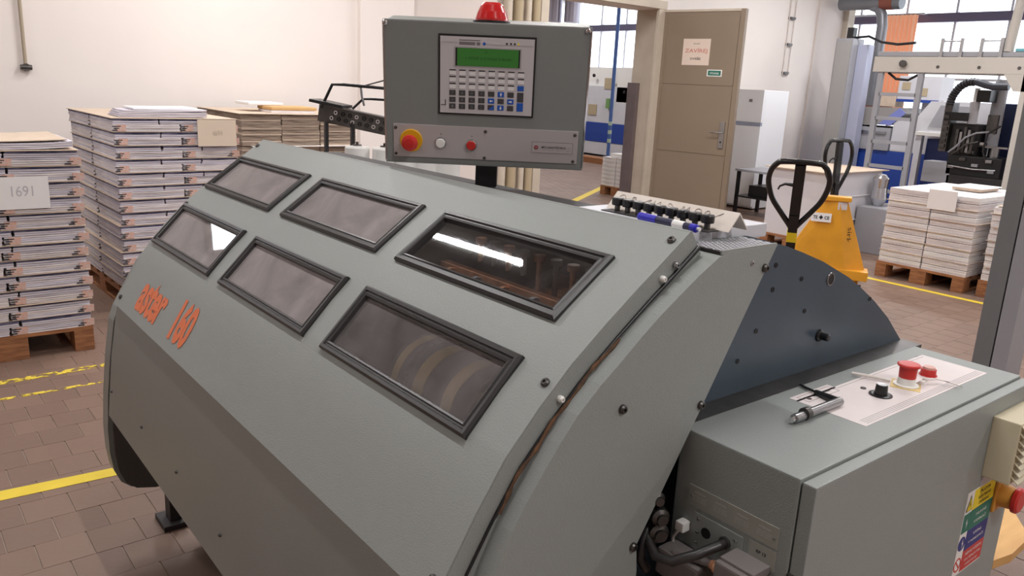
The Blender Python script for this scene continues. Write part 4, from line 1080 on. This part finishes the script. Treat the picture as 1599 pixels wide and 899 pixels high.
# ================================================================== PALLET JACKS
def jack(label, hx, hy, top, pz, px_, py_, ang, body):
    t = thing('pallet_jack', label, 'pallet jack', (px_, py_, 0))
    T = Vector((hx, hy, top)); B = Vector((px_, py_, .28)); up = (T - B).normalized()
    sd = Vector((math.cos(ang), math.sin(ang), 0)); q = .42
    def H(u, v): return T + sd * u * q - up * v * q * 1.2
    # hand loop
    path = [(-.02, 0), (.25, -.01), (.36, .03), (.44, .14), (.46, .32), (.38, .56), (.22, .78), (.06, .98), (.0, 1.08)]
    pr_ = [H(u, v) for u, v in path]; pl_ = [H(-u, v) for u, v in path]
    def smooth(P, n=4):
        out = []
        for i in range(len(P) - 1):
            p0, p1, p2, p3 = P[max(i - 1, 0)], P[i], P[i + 1], P[min(i + 2, len(P) - 1)]
            for k_ in range(n):
                u = k_ / n; out.append(.5 * ((2 * p1) + (p2 - p0) * u + (2 * p0 - 5 * p1 + 4 * p2 - p3) * u * u + (3 * p1 - p0 - 3 * p2 + p3) * u ** 3))
        return out + [P[-1]]
    MB().tube(smooth(list(reversed(pl_))[:-1] + pr_[1:], 4), .019, 12).build('hand_loop', blackg, t)
    n_ = sd.cross(up).normalized()
    SMx = Matrix(((sd.x, n_.x, up.x, 0), (sd.y, n_.y, up.y, 0), (sd.z, n_.z, up.z, 0), (0, 0, 0, 1)))
    MB().box(-.035, .035, -.018, .018, -.44 * q / .42 - .04, -.012, .004).build('centre_web', blackg, t, M=Matrix.Translation(T) @ SMx)
    MB().box(-.032, .032, -.026, .026, -(T - B).length, -.4, .006).build('shaft', blackg, t, M=Matrix.Translation(T) @ SMx)
    MB().tube([H(-.05, .34), H(-.2, .33), H(-.28, .37), H(-.30, .42)], .008, 8, rr=[.014, .009, .007, .006]).build('release_lever', black, t)
    MB().box(-.034, .034, -.028, .028, -.62, -.54, .001).build('yellow_band', yelsign, t, M=Matrix.Translation(T) @ SMx)
    return t, up, sd
JA = R(50.8 - 90 - 18)
j1, up, sd = jack('pallet jack with black loop handle and orange yellow body, the nearer one', 4.84, 2.965, 1.185, .3, 5.2, 3.18, JA, True)
# body: tall tapering yellow frame standing in front of the fork pair
bc_ = Vector((5.915, 3.307, 0)); bsd = Vector((.50, -.866, 0)); bnr = Vector((-.866, -.50, 0))      # along the face, and towards camera
BMx = Matrix(((bsd.x, -bnr.x, 0, bc_.x), (bsd.y, -bnr.y, 0, bc_.y), (0, 0, 1, 0), (0, 0, 0, 1)))
mb = MB()
def loft(mb, secs):
    n = len(secs[0]); vs = [p for s_ in secs for p in s_]
    mb.add(vs, [(i * n + k_, i * n + (k_ + 1) % n, (i + 1) * n + (k_ + 1) % n, (i + 1) * n + k_) for i in range(len(secs) - 1) for k_ in range(n)])
    mb.add(vs, [tuple(range(n)), tuple(range(len(vs) - 1, len(vs) - n - 1, -1))])
loft(mb, [[(-.33, -.02, .30), (.16, -.07, .30), (.31, .02, .30), (.31, .09, .30), (-.33, .09, .30)],
          [(-.055, -.02, .84), (.055, -.04, .84), (.115, .0, .84), (.115, .06, .84), (-.055, .06, .84)]])
mb.build('tapered_body', jack_y, j1, M=BMx)
MB().box(-.075, .14, -.05, .07, .835, .87, .008).build('body_cap', jack_y, j1, M=BMx)
MB().box(-.34, .335, -.08, .10, .23, .305, .006).build('body_foot', jack_y, j1, M=BMx)
MB().cyl(BMx @ Vector((.24, .03, .09)), BMx @ Vector((.30, .03, .09)), .09, n=20).build('wheel', black, j1)
MB().cyl(BMx @ Vector((-.30, .03, .09)), BMx @ Vector((-.24, .03, .09)), .09, n=20).build('wheel', black, j1)
for x in (-.27, .12): MB().box(x, x + .16, .09, 1.12, .16, .22, .006).build('fork', jack_y, j1, M=BMx)
for x in (-.19, .20): MB().cyl(BMx @ Vector((x - .03, 1.02, .08)), BMx @ Vector((x + .03, 1.02, .08)), .08, n=16).build('fork_wheel', black, j1)
tb = Vector((5.22, 3.17, .28)); MB().tube([tb, BMx @ Vector((0, -.04, .27))], .045, 12).build('pump_arm', blackg, j1)
MB().cyl((5.22, 3.17 - .07, .09), (5.22, 3.17 - .01, .09), .09, n=18).cyl((5.22, 3.17 + .01, .09), (5.22, 3.17 + .07, .09), .09, n=18).build('steer_wheel', black, j1)
MB().box(5.19, 5.25, 3.14, 3.20, .09, .30).build('steer_fork', black, j1)
MS = BMx @ frame((-.12, -.052, .70), (1, 0, 0), (0, .10, 1))
MB().box(-.02, .13, -.035, .035, -.004, .004).build('ce_label', paperw, j1, M=MS)
tx = text_mb('TE \u25C6 CE', .12, .035, .02, cx=.055, z=.006); tx.build('printed_text', ink, j1, M=MS)
MS = BMx @ frame((.078, -.028, .80), (1, .30, 0), (.0, .06, 1))
MB().box(-.035, .035, -.03, .03, -.004, .008).build('white_patch', paper, j1, M=MS)
MS = BMx @ frame((.155, -.020, .56), (.0, .05, -1), (1, .42, 0))
text_mb('sirka', .16, .035, -.005, z=.012).build('handwriting', ink, j1, M=MS)

j2, up2, sd2 = jack('farther pallet jack, its black loop handle before the white wrapped pile', 7.46, 4.18, 1.215, .3, 7.5, 4.17, JA + R(48), False)
MB().box(7.33, 7.66, 4.03, 4.31, .2, .28, .01).build('body_foot', jack_y, j2)
MB().cyl((7.5, 4.08, .09), (7.5, 4.14, .09), .09, n=18).cyl((7.5, 4.2, .09), (7.5, 4.26, .09), .09, n=18).build('steer_wheel', black, j2)
MB().box(7.46, 7.54, 4.14, 4.2, .09, .28).build('steer_fork', black, j2)

# ================================================================== FRIDGE, TABLE
t = thing('fridge_freezer', 'white fridge freezer standing behind the open brown door', 'fridge', (10.2, 7.0, 0))
MB().box(9.93, 10.5, 6.77, 7.30, .02, 1.69, .01).build('cabinet', fridge_m, t)
MB().box(9.89, 9.93, 6.77, 7.30, 1.24, 1.69, .006).build('freezer_door', fridge_m, t)
MB().box(9.89, 9.93, 6.77, 7.30, .05, 1.19, .006).build('fridge_door', fridge_m, t)
MB().box(9.885, 9.925, 6.775, 7.29, 1.192, 1.238).build('handle_recess', pm('fridge_grip', (150, 156, 176), .4), t)
MB().box(9.884, 9.891, 6.95, 7.0, 1.52, 1.56).build('badge', MATS['logo_grey'], t)
for y in (6.8, 7.25): MB().cyl((9.97, y, 0), (9.97, y, .03), .02).cyl((10.45, y, 0), (10.45, y, .03), .02).build('foot', black, t)
t = thing('low_table', 'low dark metal table with shelves right of the fridge', 'table', (9.6, 6.4, 0))
MB().box(9.3, 9.9, 5.95, 6.68, .60, .63, .003).build('tabletop', mgrey, t)
MB().box(9.32, 9.88, 5.97, 6.66, .25, .27).build('shelf', black, t)
for x in (9.32, 9.84):
    for y in (5.97, 6.62): MB().box(x, x + .04, y, y + .04, 0, .60).build('leg', black, t)
tag(MB().box(9.4, 9.75, 6.1, 6.5, .272, .42, .01).build('black_box', black), 'black box on the shelf of the low table', 'box')

# steel column on the right
t = thing('steel_column', 'grey steel column rising beside the cabinet at the right edge', 'column', (4.25, 1.45, 0))
cm = pm('column_grey', (120, 122, 124), .5, var=.06)
MB().box(4.20, 4.36, 1.405, 1.485, 0, CEIL - .002).build('web', cm, t)
MB().box(4.20, 4.40, 1.33, 1.398, 0, CEIL - .002).build('flange', mgrey, t)
MB().box(4.12, 4.45, 1.28, 1.53, 0, .012).build('base_plate', cm, t)

# round light wood board at right edge
t = thing('wooden_board', 'light wooden table board with cut corner right of the cabinet', 'table', (2.6, .4, 0))
MB().prism([(2.095, .60), (2.17, .585), (2.30, .59), (2.46, .70), (3.2, .95), (3.2, 1.25), (2.3, 1.25), (2.06, .95)], .475, .50, 'z').build('board', woodl, t)
for x, y in ((2.2, .72), (3.0, 1.1), (2.25, 1.15)): MB().box(x, x + .06, y, y + .06, 0, .475).build('leg', dark_m, t)

# ================================================================== FAR HALL: gantry, machines, ducts
GX = 9.6
g = thing('conveyor_gantry', 'beige overhead conveyor gantry with ladder above the right pallets', 'gantry', (GX, 4.2, 0))
MB().box(GX, GX + .5, 0.8, 5.10, 1.955, 2.13, .006).build('beam', beige, g)
MB().box(GX + .03, GX + .47, 0.8, 5.08, 2.135, 2.19, .006).build('track', mgrey, g)
MB().prism([(3.64, 1.955), (3.52, 1.78), (3.20, 1.78), (3.08, 1.955)], GX, GX + .03, 'x').build('gusset', beige, g)
MB().box(GX, GX + .12, 3.33, 3.45, 0, 1.96, .004).build('leg', beige, g)
MB().box(GX + .38, GX + .5, 3.33, 3.45, 0, 1.96, .004).build('leg', beige, g)
for y in (4.50, 4.98): MB().box(GX + .02, GX + .07, y, y + .06, 0, 1.955).build('ladder_rail', mgrey, g)
for z in (.56, .85, 1.14, 1.42, 1.70): MB().box(GX + .02, GX + .06, 4.55, 4.99, z - .02, z + .02).build('rung', mgrey, g)
for y in (4.34, 3.92, 4.13, 3.72): MB().box(GX + .01, GX + .04, y - .018, y + .018, 2.08, 2.33).build('guard_post', steel, g)
for y0, y1 in ((4.13, 4.34), (3.72, 3.92)): MB().cyl((GX + .02, y0, 2.30), (GX + .02, y1, 2.30), .008).build('guard_rail', steel, g)
for y in (4.34, 3.90, 3.5): MB().cyl((GX - .006, y, 2.02), (GX, y, 2.02), .018).build('bolt', steeld, g)
MB().lathe((GX - .05, 4.73, 2.05), (1, 0, 0), [(0, 0), (0, .04), (.03, .04), (.03, .025), (.05, .025)], 14).build('clamp_knob', steeld, g)
MB().tube([(GX + .1, 4.95, 1.95), (GX + .1, 4.85, 1.88), (GX + .1, 4.7, 1.87), (GX + .1, 4.6, 1.93)], .015, 8).build('cable', black, g)
MB().tube([(GX + .06, 3.66, 2.19), (GX + .06, 3.62, 2.9), (GX + .06, 3.52, CEIL - .01)], .05, 8).build('brace', beige, g)
MB().box(GX + .02, GX + .2, 3.40, 3.58, 2.19, 2.22, .004).build('blue_pad', pm('teal_pad', (110, 176, 190), .6), g)

# long blue and grey line of machines
m1 = thing('binding_line', 'long grey and blue binding line behind the ladder', 'machine', (12.6, 6.0, 0))
MB().box(12.0, 13.2, 4.9, 6.9, .12, .90, .01).build('blue_base', bluem, m1)
MB().box(11.97, 13.2, 5.94, 6.9, .90, 1.235, .01).build('lower_body', mgrey, m1)
MB().box(11.95, 11.975, 6.0, 6.9, 1.14, 1.18).build('chrome_rail', steel, m1)
MB().box(11.94, 12.0, 6.42, 6.85, 1.225, 1.26).build('lamp_cover', white_p, m1)
MB().prism([(6.9, 1.24), (6.9, 1.52), (5.88, 1.54), (5.76, 1.46), (5.98, 1.28)], 12.0, 13.0, 'x').build('upper_body', pm('taupe_machine', (146, 142, 140), .5), m1)
MB().prism([(6.15, 1.29), (5.86, 1.535), (5.765, 1.46), (5.97, 1.275)], 11.985, 12.01, 'x').build('blue_flash', pm('lavender_blue', (120, 130, 196), .5), m1)
MB().box(12.0, 13.1, 4.9, 5.93, .9, 1.40, .02).build('lower_body', lgrey, m1)
MB().box(12.05, 13.1, 4.95, 6.85, 0, .12).build('plinth', dark_m, m1)
m2 = thing('slanted_hood_machine', 'light grey machine with slanted hood and blue base behind gantry', 'machine', (11.7, 4.9, 0))
MB().prism([(5.40, 1.24), (5.40, 1.31), (5.16, 1.65), (4.3, 1.66), (4.3, 1.24)], 11.4, 11.9, 'x').build('slanted_hood', lgrey, m2)
MB().prism([(5.14, 1.31), (5.02, 1.60), (4.6, 1.60), (4.75, 1.31)], 11.385, 11.402, 'x').build('dark_screen', mgrey, m2)
MB().box(11.3, 11.92, 4.2, 5.26, 1.19, 1.24, .004).build('worktop', white_p, m2)
for y in (5.17, 4.25): MB().box(11.32, 11.40, y, y + .08, 0, 1.19).build('leg', lgrey, m2)
MB().box(11.45, 11.92, 4.2, 5.15, .1, 1.15, .005).build('blue_base', navyc, m2)
MB().box(11.5, 11.9, 4.25, 5.1, 0, .1).build('plinth', dark_m, m2)
cb = thing('control_box', 'white control box with two tan vents behind the ladder', 'control box', (12.4, 5.7, 1.4))
MB().box(12.2, 12.6, 5.42, 6.04, 1.66, 2.0, .01).build('housing', lgrey, cb)
MB().box(12.19, 12.21, 5.42, 6.04, 1.625, 1.665).build('blue_skirt', bluem, cb)
for y, z in ((5.86, 1.80), (5.60, 1.72)): MB().box(12.19, 12.205, y, y + .12, z, z + .11).build('vent', tanv, cb)
MB().box(12.35, 12.45, 5.62, 5.72, 1.402, 1.66).build('pedestal', mgrey, cb)
tag(MB().box(12.25, 12.5, 6.07, 6.34, 1.545, 1.70, .01).build('brown_carton', kraft), 'brown carton on the binding line behind the ladder', 'carton')
tag(MB().box(12.2, 12.55, 5.05, 5.36, 1.402, 1.60, .01).build('brown_carton', kraft), 'small brown carton on the grey machine right of ladder', 'carton')
ch = thing('tan_chair', 'reddish brown chair back behind the grey duct', 'chair', (13.9, 7.2, 0))
MB().box(13.9, 13.95, 6.95, 7.45, 1.45, 1.75, .02).build('backrest', pm('chair_brown', (120, 66, 48), .6), ch)
MB().box(13.7, 14.1, 6.95, 7.45, 1.25, 1.30, .01).build('seat', MATS['chair_brown'], ch)
for y in (6.97, 7.41): MB().box(13.9, 13.93, y, y + .03, 0, 1.47).build('leg', black, ch)

# dark glue press with hose
p = thing('glue_press', 'dark blue and black press unit with ribbed hose under the gantry', 'machine', (10.7, 4.2, 0))
MB().box(10.95, 11.25, 3.1, 4.14, 0, 1.66, .01).build('blue_cabinet', pm('dark_navy_panel', (26, 34, 66), .4), p)
MB().cyl((10.7, 4.05, 1.15), (10.7, 4.05, 1.93), .075, n=24).build('column', mgrey, p)
MB().cyl((10.7, 4.0, .84), (10.7, 4.0, 1.13), .065, n=24).build('motor', steel, p)
MB().box(10.6, 10.8, 3.82, 4.16, 1.13, 1.15).build('collar_plate', steel, p)
MB().cyl((10.5, 4.235, 1.40), (10.5, 4.235, 1.66), .055, n=24).build('cylinder', lgrey, p)
MB().cyl((10.5, 4.235, 1.66), (10.5, 4.235, 1.82), .03, n=24).build('piston', white_p, p)
MB().box(10.4, 10.7, 4.26, 4.52, 1.43, 1.53, .006).build('slide_block', black, p)
MB().box(10.42, 10.6, 4.45, 4.54, 1.05, 1.64, .006).build('mount_plate', steeld, p)
MB().box(10.45, 10.9, 3.80, 4.42, .78, 1.02, .008).build('lower_block', black, p)
MB().box(10.45, 10.7, 4.36, 4.70, .66, .92, .008).build('tray', mgrey, p)
MB().box(10.42, 10.7, 4.05, 4.20, 1.66, 1.80, .01).build('valve_block', black, p)
MB().box(10.5, 10.9, 4.15, 4.45, 1.02, 1.40, .01).build('inner_block', dark_m, p)
for i in range(6):
    MB().box(10.39, 10.41, 4.46, 4.52, 1.10 + .07 * i, 1.14 + .07 * i, .003).build('chain_link', steeld, p)
for i, (y, z) in enumerate(((3.9, .96), (4.05, .90), (4.2, .96), (4.32, .86), (3.86, .84), (4.12, 1.05), (4.0, 1.16))):
    MB().box(10.42, 10.47, y, y + .07, z, z + .035, .004).build('valve', (steel, mgrey, steeld)[i % 3], p)
MB().tube([(10.44, 3.85, .88), (10.42, 4.1, .87), (10.42, 4.38, .89)], .012, 8).build('pipe', steel, p)
MB().tube([(10.44, 3.88, 1.4), (10.42, 4.0, 1.3), (10.42, 4.02, 1.1), (10.44, 3.98, .98)], .012, 8).build('cable', dark_m, p)
MB().box(10.62, 10.78, 3.99, 4.11, 1.30, 1.52, .006).build('bracket', steeld, p)
for i in range(5):
    MB().box(10.40 + .01 * i, 10.46 + .01 * i, 4.14 + .05 * i, 4.17 + .05 * i, 1.06, 1.30 + .03 * (i % 3)).build('fitting', steel if i % 2 else steeld, p)
MB().tube([(10.4, 4.40, 1.05), (10.38, 4.32, 1.12), (10.36, 4.22, 1.24), (10.4, 4.12, 1.30), (10.45, 4.0, 1.32)], .012, 8).build('cable', mgrey, p)
MB().tube([(10.4, 4.36, 1.03), (10.38, 4.28, 1.08), (10.36, 4.2, 1.16), (10.4, 4.08, 1.20)], .012, 8).build('cable', steeld, p)
hp = [(10.4, 4.48, 1.62), (10.4, 4.47, 1.70), (10.4, 4.44, 1.77), (10.4, 4.39, 1.84), (10.4, 4.31, 1.885), (10.4, 4.22, 1.89), (10.4, 4.12, 1.86), (10.4, 4.03, 1.84), (10.4, 3.86, 1.845)]
MB().tube(hp, .042, 14).build('hose', pm('grey_hose', (84, 88, 100), .45), p)
for i in range(14):
    u = i / 14 * 5; k_ = int(u); q_ = Vector(hp[k_]).lerp(Vector(hp[k_ + 1]), u - k_); dd = (Vector(hp[k_ + 1]) - Vector(hp[k_])).normalized()
    MB().cyl(q_ - dd * .008, q_ + dd * .008, .048, n=14).build('hose_rib', black, p)
MB().box(10.45, 10.9, 3.4, 4.4, 0, .78, .01).build('base', dark_m, p)
MB().box(10.9, 11.0, 3.4, 3.8, .55, .62).build('rail', lgrey, p)

# duct with elbow, tall cabinet
dct = thing('ventilation_duct', 'grey ventilation duct with elbow dropping beside orange curtain', 'duct', (12.0, 6.45, 1.54))
MB().cyl((12.62, 7.4, 3.12), (12.62, 6.4, 3.10), .11, n=20).build('horizontal_duct', ducts, dct)
MB().cyl((12.62, 6.72, 3.105), (12.62, 6.52, 3.105), .115, n=20).build('rust_section', pm('duct_rust', (130, 72, 58), .6), dct)
MB().tube([(12.62, 6.86, 3.06), (12.62, 6.76, 3.02), (12.62, 6.69, 2.92), (12.62, 6.66, 2.75), (12.62, 6.66, 1.545)], .078, 16).build('drop_duct', ducts, dct)
tc_ = thing('tall_metal_cabinet', 'tall grey metal cabinet at the end of the white wall', 'cabinet', (10.7, 5.95, 0))
MB().box(11.6, 11.92, 6.53, 6.80, 0, 2.50, .008).build('housing', mgrey, tc_)
MB().box(11.59, 11.602, 6.55, 6.78, .1, 2.46).build('cabinet_door', pm('cab_front', (160, 158, 156), .5), tc_)
MB().box(11.75, 11.92, 6.36, 6.525, .0, 2.42, .008).build('rear_housing', pm('bluish_grey', (172, 176, 198), .5), tc_)
MB().tube([(11.7, 6.6, 2.51), (11.7, 6.35, 2.53), (11.6, 6.1, 2.44), (11.5, 5.8, 2.40), (11.5, 5.55, 2.42)], .018, 8).build('cable', black, tc_)
MB().box(11.7, 11.8, 6.6, 6.7, 2.50, 2.66).build('connector', black, tc_)

# machine seen through the doorway
m3 = thing('printing_line', 'white machine with blue stripe seen through the doorway', 'machine', (14.3, 13.8, 0))
MB().box(14, 15.2, 11.5, 17, .04, .34, .01).build('lower_skirt', lgrey, m3)
MB().box(13.99, 15.2, 11.5, 17, .34, .80, .01).build('blue_stripe', bluem, m3)
MB().box(14, 15.2, 11.5, 17, .80, 1.66, .01).build('upper_body', lgrey, m3)
MB().box(14.1, 15.2, 13.6, 17, 1.66, 2.10, .01).build('top_housing', white_p, m3)
MB().box(14.0, 14.8, 13.0, 13.62, 1.30, 2.10, .01).build('white_unit', white_p, m3)
for y, z in ((13.74, 1.60), (14.24, .97)): MB().box(13.98, 14.0, y, y + .28, z, z + .25).build('vent', tanv, m3)
for y, z in ((13.35, 1.55), (13.1, 1.9), (14.4, 1.9), (13.12, 1.45)): MB().cyl((13.97, y, z), (14.0, y, z), .04).build('knob', black, m3)
MB().box(13.9, 14.1, 13.75, 13.85, 1.15, 1.38).build('indicator', pm('green_tag', (110, 150, 90), .6), m3)
o = MB().cyl((11, 10.80, 0), (11, 10.80, CEIL - .005), .035, n=14).build('blue_pole', pm('pole_blue', (70, 100, 160), .5))
tag(o, 'thin blue floor-to-ceiling pole beyond the doorway', 'pole')
for z in (.62, .78, .94): MB().cyl((11, 10.80, z), (11, 10.80, z + .07), .037, n=14).build('striped_tape', pm('tape_pale', (170, 190, 170), .5) if 'tape_pale' not in MATS else MATS['tape_pale'], o)
o = MB().cyl((12.2, 13.95, 2.96), (12.2, 13.95, CEIL - .005), .17, n=28).cyl((12.35, 13.55, 2.96), (12.35, 13.55, CEIL - .005), .16, n=28).build('silver_duct', pm('duct_silver', (176, 172, 186), .4, .4))
tag(o, 'pair of silver ventilation ducts hanging high beyond the doorway', 'duct')
# far white stack beyond the door
pallet('wooden pallet under small white stack beyond the doorway', (8.95, 8.9, 0), R(-90), .8, .6)
z = .144
fm_ = bundle_mesh(.285, .36, .062, 4, 77, [paperw, paper, orange_mark, ink], lambda i, r: int(r.random() < .5), .005)
for u in range(7):
    for c_ in range(2):
        for r_ in range(2):
            place(fm_, 'book_block', (8.955 + r_ * .375, 8.895 - c_ * .298, z), R(-90), 'white book block, %s %s column, %s from top, stack beyond doorway' % (('near', 'far')[r_], ('left', 'right')[c_], ORD[6 - u]), 'paper', 'white book blocks beyond the doorway')
    z += .063
o = MB().box(8.98, 9.3, 8.35, 8.75, z, z + .06, .005).build('paper_pack', paperw); tag(o, 'single white paper pack topmost on stack beyond the doorway', 'paper')
o = MB().box(12.5, 12.8, 10.9, 16, 0, .12).build('wooden_beam', wood); tag(o, 'low brown wooden beam at the foot of the white machine', 'beam')
